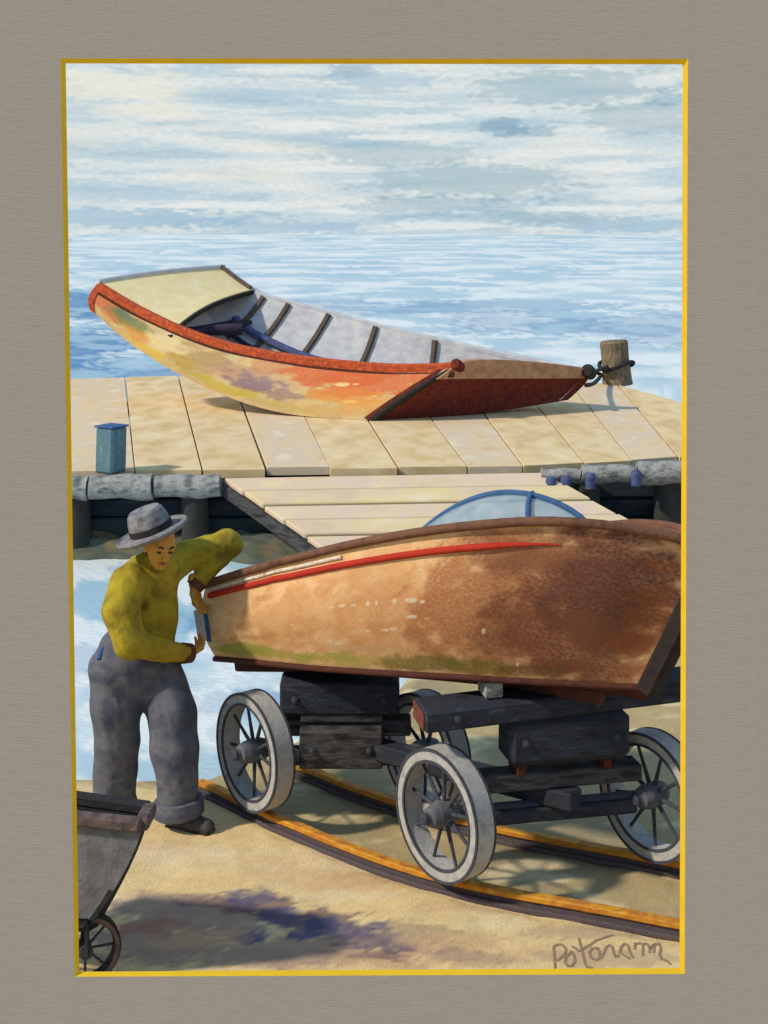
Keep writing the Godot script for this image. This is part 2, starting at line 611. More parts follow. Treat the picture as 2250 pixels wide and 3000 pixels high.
func ground_and_water() -> void:
	var na := noise(5, 0.9, 4)
	var nb := noise(6, 4.0, 3)
	var nc := noise(7, 0.5, 4)
	var nd := noise(8, 14.0, 2)
	var sand := c8(220, 194, 142).srgb_to_linear()
	var pale := c8(222, 202, 162).srgb_to_linear()
	var rose := c8(200, 164, 126).srgb_to_linear()
	var mud := c8(176, 156, 114).srgb_to_linear()
	var mud2 := c8(156, 142, 110).srgb_to_linear()
	var brown := c8(140, 116, 84).srgb_to_linear()
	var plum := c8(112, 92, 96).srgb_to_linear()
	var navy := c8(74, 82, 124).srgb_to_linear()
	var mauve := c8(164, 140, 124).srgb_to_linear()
	var st := SurfaceTool.new()
	st.begin(Mesh.PRIMITIVE_TRIANGLES)
	st.set_smooth_group(1)
	var xs := []
	var ds := []
	for v in [-400.0, -120.0, -40.0, -12.0, -6.0]: xs.append(v)
	for i in 241: xs.append(-3.0 + i * 0.025)
	for v in [4.0, 6.0, 9.0, 14.0, 40.0, 120.0, 400.0]: xs.append(v)
	for v in [-400.0, -100.0, -20.0, 0.0, 3.0, 5.0]: ds.append(v)
	for i in 176: ds.append(5.5 + i * 0.025)
	for v in [10.0, 10.4, 10.8, 11.2, 11.7, 12.2, 12.8, 13.4, 14.0, 15.0, 16.0, 18.0, 22.0, 40.0]: ds.append(v)
	# ragged coloured blots on the sand: x, d, rx, rd, colour, strength
	var blotches := []
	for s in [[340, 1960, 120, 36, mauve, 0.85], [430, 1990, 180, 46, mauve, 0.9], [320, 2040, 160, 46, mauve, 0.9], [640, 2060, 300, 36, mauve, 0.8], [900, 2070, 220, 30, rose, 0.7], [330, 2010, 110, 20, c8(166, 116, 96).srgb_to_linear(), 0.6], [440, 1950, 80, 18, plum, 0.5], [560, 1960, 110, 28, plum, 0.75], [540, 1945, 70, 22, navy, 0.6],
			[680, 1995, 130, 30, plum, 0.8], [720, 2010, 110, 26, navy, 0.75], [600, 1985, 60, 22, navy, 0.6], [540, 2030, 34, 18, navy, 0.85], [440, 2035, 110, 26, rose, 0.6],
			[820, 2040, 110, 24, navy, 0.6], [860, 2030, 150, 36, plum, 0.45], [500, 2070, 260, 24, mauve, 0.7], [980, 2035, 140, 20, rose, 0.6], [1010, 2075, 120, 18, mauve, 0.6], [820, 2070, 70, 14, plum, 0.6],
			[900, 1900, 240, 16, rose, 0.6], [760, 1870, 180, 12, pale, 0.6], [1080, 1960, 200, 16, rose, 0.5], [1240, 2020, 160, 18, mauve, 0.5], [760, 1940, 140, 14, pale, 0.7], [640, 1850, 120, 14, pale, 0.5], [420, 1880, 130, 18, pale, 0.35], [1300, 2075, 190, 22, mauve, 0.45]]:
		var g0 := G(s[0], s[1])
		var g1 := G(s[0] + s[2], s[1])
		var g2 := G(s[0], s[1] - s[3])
		blotches.append([g0.x, -g0.z, absf(g1.x - g0.x), absf(g2.z - g0.z), s[4], s[5]])
	var rx := []
	for p in rail_line(NEAR_RAIL, 0.0): rx.append([p.x, -p.z])
	rx.push_front([rx[0][0] - 4.0, rx[0][1] + 3.2])
	var cols := []
	var pos := []
	for j in ds.size():
		for i in xs.size():
			var x: float = xs[i]
			var d: float = ds[j]
			var e := shore(x) - d
			var h: float
			if e > 0.5: h = 0.0
			else: h = -0.5 * pow(0.5 - e, 1.3) * 0.28
			h = maxf(h, -1.6)
			# which side of the near rail
			var side := (d - curve(rx, x)) * 0.76
			var lump := nb.get_noise_2d(x, d) * 0.006 + na.get_noise_2d(x * 2.0, d * 2.0) * 0.012
			if side < -0.06:
				lump *= 1.0 - 1.0 * smoothstep(0.45, 0.75, x) * smoothstep(6.7, 6.5, d)
				lump += 0.01
			if x > -3.1 and x < 3.1 and d > 5.4: h += lump * (1.0 if e > 0.0 else 0.3)
			var c := sand.lerp(pale, smoothstep(0.0, 0.5, na.get_noise_2d(x, d * 1.5)))
			c = c.lerp(rose, smoothstep(0.1, 0.6, nc.get_noise_2d(x * 2.0 + 40, d * 3.0)) * 0.5)
			if side > 0.0:
				c = mud.lerp(mud2, smoothstep(-0.3, 0.4, na.get_noise_2d(x + 9.0, d)))
				c = c.lerp(pale, 0.6 * smoothstep(0.15, 0.4, nc.get_noise_2d(x * 3.0, d * 5.0 + 30)))
				if side < 0.16: c = c.lerp(brown, 0.5 * smoothstep(0.16, 0.11, side + nb.get_noise_2d(x * 1.5, d * 1.5) * 0.03))
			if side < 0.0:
				for s in blotches:
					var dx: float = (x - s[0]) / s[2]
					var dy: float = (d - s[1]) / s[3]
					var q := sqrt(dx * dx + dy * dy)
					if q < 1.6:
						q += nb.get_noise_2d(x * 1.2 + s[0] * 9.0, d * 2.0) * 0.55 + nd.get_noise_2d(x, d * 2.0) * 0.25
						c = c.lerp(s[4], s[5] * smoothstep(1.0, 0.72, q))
			if e < 0.3: c = c.lerp(mud2, smoothstep(0.3, 0.0, e + nb.get_noise_2d(x, d) * 0.15) * 0.6)
			c = c * (1.0 + nd.get_noise_2d(x * 2.3, d * 2.3) * 0.13)
			c.a = 1.0
			pos.append(Vector3(x, h, -d))
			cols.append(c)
	var nxs := xs.size()
	for j in ds.size() - 1:
		for i in nxs - 1:
			var a := j * nxs + i
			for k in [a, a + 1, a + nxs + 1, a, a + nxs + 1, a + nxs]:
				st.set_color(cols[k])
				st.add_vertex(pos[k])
	var gm := StandardMaterial3D.new()
	gm.vertex_color_use_as_albedo = true
	gm.roughness = 1.0
	gm.metallic_specular = 0.2
	gm.uv1_triplanar = true
	gm.uv1_world_triplanar = true
	gm.uv1_scale = Vector3.ONE * 1.7
	gm.heightmap_enabled = true
	gm.heightmap_texture = grain_tex
	gm.heightmap_scale = 0.22
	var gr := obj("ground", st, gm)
	tag(gr, "sandy beach with damp mud between the rails and purple blue blotches", "", "", "structure")

	# water: one level sheet
	var wn := noise(15, 0.06, 4, 6.0)
	var wf := noise(16, 0.35, 4)
	var wg := noise(17, 1.6, 3)
	var deep := c8(44, 122, 172).srgb_to_linear()
	var mid := c8(164, 194, 208).srgb_to_linear()
	var soft := c8(202, 215, 218).srgb_to_linear()
	var foam := c8(226, 230, 228).srgb_to_linear()
	var ws := SurfaceTool.new()
	ws.begin(Mesh.PRIMITIVE_TRIANGLES)
	ws.set_smooth_group(1)
	var rows := []
	var py := 501.6
	while py < 1900.0:
		rows.append(3000.0 * (EYE + 0.06) / (py - 500.0))
		py += 2.0 if py < 560.0 else (3.0 if py < 830.0 else (20.0 if py < 1010.0 else 6.0))
	rows.push_front(9000.0)
	var cx := []
	for v in [-30000.0, -9000.0, -3500.0, -1500.0, -600.0, -200.0]: cx.append(v)
	for i in 166: cx.append(80.0 + i * 9.0)
	for v in [1800.0, 2300.0, 3500.0, 6000.0, 12000.0, 30000.0]: cx.append(v)
	var deeps := []
	for q in [[-12.0, 38.0, 8.5, 14.0, 1.0], [-15.0, 62.0, 8.0, 20.0, 1.0], [-6.0, 30.0, 5.0, 6.0, 0.9], [9.0, 48.0, 8.0, 9.0, 0.6], [1.0, 60.0, 12.0, 8.0, 0.55], [12.5, 36.0, 4.0, 5.0, 0.7], [-2.5, 10.6, 0.8, 0.5, 0.5], [-0.9, 9.6, 0.5, 0.3, 0.5], [-1.4, 11.6, 1.2, 0.5, 0.6]]: deeps.append(q)
	var wp := []
	var wc := []
	for r in rows:
		for v in cx:
			var x: float = (v - 829.5) * r / 3000.0
			var lg := log(r) * 14.0
			var a := wn.get_noise_2d(x / r * 150.0, lg * 2.4)
			var b := wf.get_noise_2d(x / r * 36.0, lg * 1.7)
			var g := wg.get_noise_2d(x / r * 60.0, lg * 2.2)
			var c := soft.lerp(mid, smoothstep(-0.25, 0.35, a))
			# the deeper channel: patches of bluer water with ragged edges
			var ch := 0.0
			for q in deeps:
				var e := Vector2((x - q[0]) / q[2], (r - q[1]) / q[3]).length() + a * 0.5 + g * 0.3
				ch = maxf(ch, q[4] * smoothstep(1.0, 0.55, e))
			c = c.lerp(deep, ch)
			c = c.lerp(mid, 0.7 * smoothstep(-0.05, -0.3, b))
			c = c.lerp(foam, 0.9 * smoothstep(0.0, 0.2, b + g * 0.3) * (1.0 - 0.9 * ch))
			c.a = 1.0
			wp.append(Vector3(x, -0.06, -r))
			wc.append(c)
	var nw := cx.size()
	for j in rows.size() - 1:
		for i in nw - 1:
			var a := j * nw + i
			for k in [a, a + 1, a + nw + 1, a, a + nw + 1, a + nw]:
				ws.set_color(wc[k])
				ws.add_vertex(wp[k])
	var wm := StandardMaterial3D.new()
	wm.vertex_color_use_as_albedo = true
	wm.roughness = 0.35
	wm.metallic_specular = 0.18
	wm.uv1_triplanar = true
	wm.uv1_world_triplanar = true
	wm.uv1_scale = Vector3(0.3, 0.3, 0.6)
	wm.heightmap_enabled = true
	wm.heightmap_texture = grain_tex
	wm.heightmap_scale = 0.5
	var wo := obj("water", ws, wm)
	tag(wo, "pale blue harbour water with white streaks and a deeper blue channel", "", "", "structure")

func sky_sheet() -> void:
	# a far arc of streaky cloud that closes the view over the water
	var w := 1408
	var h := 400
	var R := 1500.0
	var half := deg_to_rad(42.0)
	var top := 420.0
	var img := Image.create(w, h, true, Image.FORMAT_RGB8)
	var n1 := noise(201, 0.0076, 3, 11.0)
	var n2 := noise(202, 0.0255, 4)
	var n3 := noise(203, 0.153, 2)
	var base := [c8(190, 208, 216), c8(206, 218, 222), c8(216, 222, 220), c8(196, 211, 218)]
	for y in h:
		for x in w:
			var a := clampf(n1.get_noise_2d(x * 0.5, y * 2.2) * 1.2 + 0.5, 0.0, 1.0) * 2.999
			var k := int(a)
			var c: Color = base[k].lerp(base[k + 1], a - k)
			var s := n2.get_noise_2d(x * 0.35, y * 2.6)
			c = c.lerp(c8(228, 230, 226), 0.6 * smoothstep(0.14, 0.36, s + n3.get_noise_2d(x * 0.5, y) * 0.15))
			c = c.lerp(c8(160, 188, 204), 0.4 * smoothstep(-0.16, -0.42, s))
			c = c * (1.0 + n3.get_noise_2d(x, y * 1.6) * 0.035)
			img.set_pixel(x, y, c)
	# single cloud streaks: bearing, height, length, depth, colour, strength
	var blue := c8(150, 184, 208)
	var grey := c8(160, 184, 194)
	var slate := c8(128, 162, 184)
	var cream := c8(236, 230, 212)
	var white := c8(234, 235, 231)
	var st_ := [[260, 470, 300, 26, blue, 0.8], [600, 490, 260, 16, blue, 0.7], [1000, 470, 260, 16, blue, 0.6], [1350, 485, 260, 20, blue, 0.8], [420, 440, 200, 10, white, 0.8], [800, 455, 160, 8, white, 0.8], [1250, 450, 170, 8, white, 0.8], [250, 190, 190, 40, cream, 0.8], [320, 240, 150, 18, cream, 0.7], [180, 300, 120, 26, cream, 0.4], [1250, 190, 260, 45, grey, 0.75], [1380, 260, 160, 40, grey, 0.6], [1080, 275, 60, 24, slate, 0.8], [1130, 282, 70, 14, slate, 0.6],
		[850, 330, 220, 34, grey, 0.6], [1010, 390, 260, 46, grey, 0.75], [960, 440, 240, 24, slate, 0.45], [760, 300, 190, 18, blue, 0.5], [900, 255, 160, 14, white, 0.8], [640, 270, 110, 14, white, 0.8], [860, 296, 140, 8, white, 0.9], [1200, 330, 160, 12, white, 0.6],
		[720, 365, 120, 10, white, 0.8], [1330, 360, 130, 14, white, 0.8], [1380, 420, 110, 18, white, 0.7], [940, 485, 150, 12, white, 0.9], [1180, 470, 190, 16, grey, 0.7], [300, 420, 180, 24, blue, 0.35], [450, 470, 200, 20, blue, 0.35], [240, 360, 140, 14, white, 0.6],
		[560, 200, 200, 30, blue, 0.35], [820, 170, 130, 24, blue, 0.5], [760, 150, 60, 20, slate, 0.4], [1410, 180, 60, 16, white, 0.8], [1440, 215, 50, 20, slate, 0.5], [520, 380, 160, 16, cream, 0.4], [600, 320, 140, 14, cream, 0.5]]
	for b in st_:
		var u: float = (atan((b[0] - 829.5) / 3000.0) / half * 0.5 + 0.5) * w
		var v: float = (1.0 - ((500.0 - b[1]) / 3000.0 * R + 20.0) / (top + 20.0)) * h
		var ru: float = b[2] / 3000.0 / half * 0.5 * w
		var rv: float = b[3] / 3000.0 * R / (top + 20.0) * h
		for y in range(maxi(0, int(v - rv * 1.7)), mini(h, int(v + rv * 1.7) + 1)):
			for x in range(maxi(0, int(u - ru * 1.5)), mini(w, int(u + ru * 1.5) + 1)):
				var d := sqrt(pow((x - u) / ru, 2) + pow((y - v) / rv, 2))
				d += n2.get_noise_2d(x * 0.9, y * 3.0) * 0.5 + n3.get_noise_2d(x * 0.6, y * 1.2) * 0.35
				if d < 1.0:
					img.set_pixel(x, y, img.get_pixel(x, y).lerp(b[4], b[5] * 0.75 * smoothstep(1.0, 0.62, d)))
	img.generate_mipmaps()
	var st := ST()
	var rows := []
	for i in 49:
		var a := lerpf(-half, half, i / 48.0)
		rows.append([Vector3(sin(a) * R, EYE + top, -cos(a) * R), Vector3(sin(a) * R, EYE - 20.0, -cos(a) * R)])
	loft(st, rows)
	var m := StandardMaterial3D.new()
	m.albedo_color = Color.BLACK
	m.roughness = 1.0
	m.metallic_specular = 0.0
	m.emission_enabled = true
	m.emission = Color.BLACK
	m.emission_operator = BaseMaterial3D.EMISSION_OP_ADD
	m.emission_texture = ImageTexture.create_from_image(img)
	m.emission_energy_multiplier = 1.0
	var o := obj("sky", st, m)
	tag(o, "pale streaky clouded sky above the harbour water", "", "", "structure")

# ---------------- pier
const DP := 14.0
const DECK_H := 0.7733

func pier() -> void:
	var t := thing("pier", W(0, 17.0, 0.0), "wide timber pier with broad tan planks carrying the orange skiff", "pier")
	var far := [[-120, 822], [20, 820], [150, 818], [270, 815], [385, 812], [500, 812], [615, 812], [735, 812], [860, 812], [985, 813], [1110, 815], [1225, 819], [1335, 832], [1440, 860], [1560, 896], [1690, 930]]
	var near := [[-210, 1019], [0, 1018], [150, 1017], [292, 1015], [438, 1013], [575, 1011], [712, 1010], [860, 1009], [1010, 1008], [1130, 1006], [1262, 1000], [1365, 994], [1465, 986], [1580, 980], [1700, 975], [1830, 968]]
	var rng := RandomNumberGenerator.new()
	rng.seed = 4
	var mats := [M.plank, M.plank2, M.plank3]
	for i in far.size() - 1:
		var dy := rng.randf_range(-0.004, 0.004)
		var a := G(near[i][0], near[i][1], DECK_H) + Vector3(0.007, dy, 0)
		var b := G(near[i + 1][0], near[i + 1][1], DECK_H) + Vector3(-0.007, dy, 0)
		var c := G(far[i + 1][0], far[i + 1][1], DECK_H) + Vector3(-0.012, dy, 0)
		var d := G(far[i][0], far[i][1], DECK_H) + Vector3(0.012, dy, 0)
		# ragged plank ends
		a.z += rng.randf_range(-0.05, 0.05)
		b.z = a.z + (G(near[i + 1][0], near[i + 1][1], DECK_H).z - G(near[i][0], near[i][1], DECK_H).z) + rng.randf_range(-0.02, 0.02)
		var st := ST()
		var dn := Vector3(0, -0.09, 0)
		hexa(st, [a + dn, b + dn, c + dn, d + dn], [a, b, c, d], 0.004)
		obj("plank", st, mats[i % 3], t)
	# joists below the planks
	for k in [14.9, 17.5, 20.5]:
		var st := ST()
		bar(st, W(-5.0, k, DECK_H - 0.2), W(4.8 if k < 19 else 2.6, k, DECK_H - 0.2), 0.16, 0.2, 0.01)
		obj("joist", st, M.pile, t)
	# weathered logs along the front edge, laid end to end
	for s in [[100, 190, 1028, 1080], [195, 330, 1024, 1078], [335, 476, 1026, 1074]]:
		var st := ST()
		var top: float = s[2]
		var bot: float = s[3]
		var pts := []
		var rad := []
		for i in 7:
			var f := i / 6.0
			pts.append(P(lerpf(s[0], s[1], f), (top + bot) * 0.5 + sin(f * 9.0 + s[0]) * 2.0, 13.93))
			rad.append((bot - top) * 0.5 * DP / 3000.0 * (1.0 + 0.06 * sin(f * 5.0 + s[1])))
		tube(st, pts, rad, 12)
		obj("edge_log", st, M.stringer, t)
	for s in [[1168, 1252, 1012, 1040], [1256, 1372, 1004, 1043], [1376, 1520, 996, 1046], [1524, 1680, 990, 1046]]:
		var st := ST()
		var pts := []
		var rad := []
		for i in 7:
			var f := i / 6.0
			pts.append(P(lerpf(s[0], s[1], f), (s[2] + s[3]) * 0.5 + sin(f * 8.0 + s[0]) * 2.0, 13.9))
			rad.append((s[3] - s[2]) * 0.5 * DP / 3000.0 * (1.0 + 0.05 * sin(f * 6.0)))
		tube(st, pts, rad, 12)
		obj("edge_log", st, M.stringer, t)
	# added wall of dark timbers behind the front piles, standing for under-deck shade
	for k in 5:
		for e in [[-5.2, 0.9], [1.2, 5.0]]:
			var st := ST()
			var yy := -0.2 + k * 0.195
			bar(st, W(e[0], 14.22 + 0.02 * (k % 2), yy), W(e[1] + 0.1 * (k % 3), 14.22 + 0.02 * (k % 2), yy), 0.18, 0.18, 0.02)
			obj("shade_timber", st, [M.shade_crib, M.shade_crib2][k % 2], t)
	# piles
	for s in [[-60, 14.02], [165, 14.02], [420, 14.02], [700, 16.4], [1010, 16.4], [1265, 14.0], [1440, 14.0], [300, 17.6], [150, 20.0], [520, 20.0], [1300, 17.6], [1150, 19.6]]:
		var st := ST()
		var d: float = s[1]
		var x: float = (s[0] - 829.5) * d / 3000.0
		tube(st, [W(x, d, -0.55), W(x + 0.01, d, 0.2), W(x, d, DECK_H - 0.1)], [0.15, 0.14, 0.135], 12)
		obj("pile", st, M.pile, t)
	# short blue heads of the fender posts at the front edge
	for s in [[1190, 1036], [1222, 1034], [1275, 1028], [1374, 1022]]:
		var st := ST()
		var b := P(s[0], s[1] + 12, 13.76)
		lathe(st, [[0.001, -0.07], [0.05, -0.07], [0.052, 0.05], [0.04, 0.08], [0.001, 0.09]], Transform3D(Basis(), b), 10)
		obj("fender_post", st, M.riser, t)

func shade_bank() -> void:  # added bank, put in to carry the dark below the pier further forward
	var n := noise(71, 0.9, 4)
	var n2 := noise(72, 3.5, 3)
	var cols := [c8(78, 84, 84).srgb_to_linear(), c8(92, 92, 66).srgb_to_linear(), c8(72, 88, 80).srgb_to_linear(), c8(106, 94, 66).srgb_to_linear()]
	var st := ST()
	st.set_smooth_group(1)
	var nx := 110
	var nd := 22
	var pos := []
	var cc := []
	for j in nd + 1:
		for i in nx + 1:
			var x := -5.4 + 6.6 * i / float(nx)
			var front := 13.62 - 0.35 * smoothstep(-1.6, -0.6, x) + n.get_noise_2d(x, 3.0) * 0.28
			var f := j / float(nd)
			var d := lerpf(14.3, front, f)
			var h := lerpf(0.16, -0.16, f * f) + n2.get_noise_2d(x, d * 2.0) * 0.05 * (1.0 - f * 0.5)
			pos.append(W(x, d, h))
			var a := clampf(n.get_noise_2d(x * 1.4 + 20.0, d * 3.0) * 1.5 + 0.5, 0.0, 1.0) * 2.999
			var c: Color = cols[int(a)].lerp(cols[int(a) + 1], a - int(a)) * (1.0 + n2.get_noise_2d(x * 2.0, d * 4.0) * 0.3)
			c.a = 1.0
			cc.append(c)
	for j in nd:
		for i in nx:
			var a := j * (nx + 1) + i
			for k in [a, a + 1, a + nx + 2, a, a + nx + 2, a + nx + 1]:
				st.set_color(cc[k])
				st.add_vertex(pos[k])
	var m := StandardMaterial3D.new()
	m.vertex_color_use_as_albedo = true
	m.roughness = 0.8
	var o := obj("shade_bank", st, m)
	tag(o, "added olive and grey mud bank extending the shade at the foot of the pier", "", "", "structure")

func ramp() -> void:
	var A := P(482, 1031, 13.95)
	var B := P(1170, 1019, 13.93)
	var fall := Vector3(1.1, -0.49, 1.1)
	var t := thing("ramp", W(1.6, 12.6, 0.0), "sloping gangway of pinkish tan cross boards leading down from the pier", "ramp")
	var n := 8
	for i in n:
		var f0 := i / 5.0 + 0.008
		var f1 := (i + 1) / 5.0 - 0.008
		var up := Vector3(0, 0.012 * (i % 2), 0)
		var a := A + fall * f0 + up
		var b := B + fall * f0 + up
		var c := B + fall * f1 + up
		var d := A + fall * f1 + up
		var dn := Vector3(0, -0.06, -0.02)
		var st := ST()
		hexa(st, [a + dn, b + dn, c + dn, d + dn], [a, b, c, d], 0.012)
		obj("board", st, [M.rampboard, M.rampboard2][i % 2], t)
	for e in [A + Vector3(0.03, -0.13, 0), B + Vector3(-0.03, -0.13, 0), (A + B) * 0.5 + Vector3(0, -0.13, 0)]:
		var st := ST()
		bar(st, e, e + fall * 1.55, 0.09, 0.12, 0.01)
		obj("bearer", st, M.dark_timber2, t)

# ---------------- rails and trolley
const RD := Vector3(0.785, 0.0, 0.62)
const NEAR_RAIL := [[432, 1686], [510, 1722], [588, 1760], [730, 1818], [887, 1873], [1008, 1905], [1140, 1932], [1269, 1955], [1469, 1992], [1640, 2022], [1900, 2070]]
const FAR_RAIL := [[636, 1650], [760, 1696], [881, 1737], [1065, 1784], [1220, 1815], [1357, 1840], [1469, 1862], [1640, 1893], [1900, 1942]]

func rail_line(pts: Array, h: float) -> Array:
	var xs := []
	var out := []
	for p in pts: xs.append([p[0], p[1]])
	var x: float = pts[0][0]
	while x <= pts[pts.size() - 1][0]:
		out.append(G(x, scurve(xs, x), 0.075) + Vector3(0, h - 0.075, 0))
		x += 40.0
	return out

func rails() -> void:
	for s in [[NEAR_RAIL, "rusty ochre rail beside the standing man, two trolley wheels resting on it"], [FAR_RAIL, "rusty ochre rail on the far side of the boat trolley"]]:
		var l := rail_line(s[0], 0.0)
		var t := thing("rail", l[l.size() / 2], s[1], "rail", "rails of the slipway")
		var st := ST()
		sweep(st, rail_line(s[0], 0.066), 0.054, 0.03)
		obj("rail_head", st, M.ochre_rail, t)
		st = ST()
		sweep(st, rail_line(s[0], 0.036), 0.024, 0.034)
		obj("rail_web", st, M.rail_web, t)
		st = ST()
		sweep(st, rail_line(s[0], 0.012), 0.075, 0.026)
		obj("rail_foot", st, M.rail_web, t)

func wheel_on(t: Node3D, at: Vector3, r: float, out: Vector3, turn: float) -> void:
	# axis of the wheel along local y
	var y := out.normalized()
	var x := Vector3.UP.cross(y).normalized()
	var z := x.cross(y)
	var tr := Transform3D(Basis(x, y, z), at)
	var w := 0.056
	var st := ST()
	lathe(st, [[r - 0.06, -w], [r - 0.008, -w], [r, -w + 0.008], [r, w - 0.008], [r - 0.008, w], [r - 0.06, w]], Transform3D(), 56, true, true)
	var wh := put("wheel", mesh_of(st), M.wheel, t, tr)
	for e in [[r - 0.006, w], [r - 0.006, -w], [r - 0.06, w]]:
		st = ST()
		lathe(st, [[e[0] - 0.005, e[1] - 0.005], [e[0] + 0.008, e[1] - 0.005], [e[0] + 0.008, e[1] + 0.004], [e[0] - 0.005, e[1] + 0.004]], Transform3D(), 56, true, true)
		put("iron_band", mesh_of(st), M.iron, wh, tr)
	st = ST()
	lathe(st, [[0.001, -0.07], [0.05, -0.07], [0.06, -0.04], [0.06, 0.05], [0.048, 0.09], [0.03, 0.1], [0.03, 0.11], [0.001, 0.11]], Transform3D(), 18)
	put("hub", mesh_of(st), M.spoke, wh, tr)
	st = ST()
	lathe(st, [[0.001, 0.105], [0.028, 0.105], [0.028, 0.13], [0.018, 0.137], [0.001, 0.137]], Transform3D(), 12)
	put("axle_nut", mesh_of(st), M.iron, wh, tr)
	for k in 9:
		var a := TAU * k / 9.0 + turn
		var v := Vector3(cos(a), 0, sin(a))
		st = ST()
		tube(st, [v * 0.05, v * (r * 0.5), v * (r - 0.055)], [0.012, 0.009, 0.008], 8)
		put("spoke", mesh_of(st), M.iron, wh, tr)

func trolley() -> void:
	var d := RD.normalized()
	var r := 0.31
	var N1 := W(-0.70, 7.52, 0)
	var N2 := W(0.292, 6.71, 0)
	var F1 := W(0.226, 7.52, 0)
	var F2 := W(1.341, 6.93, 0)
	var t := thing("boat_trolley", (N1 + F2) * 0.5, "dark timber boat trolley with four pale spoked wheels on rails", "trolley")
	var hub := Vector3(0, 0.081 + r, 0)
	var out := Vector3(-0.80, 0, 0.60)
	wheel_on(t, N1 + hub, r, out, 0.2)
	wheel_on(t, N2 + hub, r, out, 0.5)
	wheel_on(t, F1 + hub, r, out, 0.9)
	wheel_on(t, F2 + hub, r, out, 0.1)
	# axles and the beams above them
	for e in [[N1, F1], [N2, F2]]:
		var a: Vector3 = e[0]
		var b: Vector3 = e[1]
		var ax := (b - a).normalized()
		var st := ST()
		tube(st, [a + hub, b + hub], [0.028], 10)
		obj("axle", st, M.iron, t)
		st = ST()
		bar(st, a + ax * 0.12 + Vector3(0, 0.53, 0), b - ax * 0.08 + Vector3(0, 0.53, 0), 0.13, 0.085, 0.01)
		obj("cross_beam", st, M.dark_timber2, t)
		st = ST()
		bar(st, a + ax * 0.12 + Vector3(0, 0.36, 0), b - ax * 0.1 + Vector3(0, 0.36, 0), 0.11, 0.07, 0.01)
		obj("cross_beam", st, M.dark_timber, t)
	var R0 := (N1 + F1) * 0.5
	var R1 := (N2 + F2) * 0.5
	var st := ST()
	bar(st, R0 + Vector3(0, 0.445, 0) - d * 0.15, R1 + Vector3(0, 0.445, 0) + d * 0.15, 0.12, 0.09, 0.01)
	obj("centre_pole", st, M.dark_timber, t)
	# bolsters
	var ax0 := (F1 - N1).normalized()
	var sd := ax0.cross(Vector3.UP)
	st = ST()
	boxb(st, R0 + Vector3(0, 0.702, 0), ax0 * 0.64, Vector3(0, 0.17, 0), sd * 0.22, 0.012)
	obj("bolster", st, M.dark_timber, t)
	st = ST()
	boxb(st, R0 + Vector3(0, 0.595, 0) + ax0 * 0.01, ax0 * 0.44, Vector3(0, 0.044, 0), sd * 0.2, 0.008)
	obj("packing_block", st, M.dark_timber2, t)
	st = ST()
	boxb(st, R0 + Vector3(0, 0.46, 0) + ax0 * 0.01 + Vector3(0, 0, 0.14), ax0 * 0.44, Vector3(0, 0.2, 0), sd * 0.1, 0.008)
	obj("packing_block", st, M.dark_timber2, t)
	var ax1 := (F2 - N2).normalized()
	var sd1 := ax1.cross(Vector3.UP)
	var pl := R1 + Vector3(0, 0.91, 0)
	st = ST()
	boxb(st, pl + ax1 * 0.2, ax1 * 1.72 + Vector3(0, 0.08, 0), Vector3(0, 0.1, 0), sd1 * 0.24, 0.012)
	obj("bolster", st, M.dark_timber, t)
	st = ST()
	boxb(st, pl + ax1 * -0.664 + Vector3(0, -0.04, 0), ax1 * 0.006, Vector3(0, 0.085, 0), sd1 * 0.21, 0.002)
	obj("end_grain", st, M.end_grain, t)
	st = ST()
	boxb(st, R1 + Vector3(0, 0.735, 0) + ax1 * 0.07, ax1 * 0.62, Vector3(0, 0.23, 0), sd1 * 0.22, 0.03)
	obj("packing_block", st, M.dark_timber, t)
	for k in [-0.17, 0.27]:
		st = ST()
		boxb(st, R1 + ax1 * k + Vector3(0, 0.595, 0), ax1 * 0.045, Vector3(0, 0.05, 0), sd1 * 0.16, 0.004)
		obj("packing_leg", st, M.maroon, t)
	for q in [[R0 + Vector3(0, 0.70, 0) + ax0 * -0.24, sd, 0.112], [R0 + Vector3(0, 0.70, 0) + ax0 * 0.24, sd, 0.112], [R0 + Vector3(0, 0.46, 0.14) + ax0 * 0.16, sd, 0.052], [R0 + Vector3(0, 0.46, 0.14) + ax0 * -0.14, sd, 0.052],
			[R1 + Vector3(0, 0.735, 0) + ax1 * -0.16, sd1, 0.112], [R1 + Vector3(0, 0.735, 0) + ax1 * 0.3, sd1, 0.112], [pl + ax1 * -0.5 + Vector3(0, -0.03, 0), sd1, 0.122], [pl + ax1 * 0.2, sd1, 0.122]]:
		st = ST()
		var by: Vector3 = q[1]
		if by.z < 0.0: by = -by
		var bxx := Vector3.UP.cross(by).normalized()
		lathe(st, [[0.001, -0.004], [0.019, -0.004], [0.018, 0.007], [0.011, 0.009], [0.01, 0.017], [0.001, 0.019]], Transform3D(Basis(bxx, by, bxx.cross(by)), q[0] + by * q[2]), 10)
		obj("bolt", st, M.iron, t)
	for k in [-0.3, 0.26]:
		st = ST()
		boxb(st, pl + ax1 * k + Vector3(0, 0.085 + k * 0.046, 0) - sd1 * 0.02, ax1 * 0.09, Vector3(0, 0.075, 0), sd1 * 0.14, 0.006)
		obj("wedge", st, M.stringer, t)

# ---------------- the launch on the trolley
var lc0 := Vector2(-0.228, 7.6)
var lcd := Vector2(1.036, -0.82)

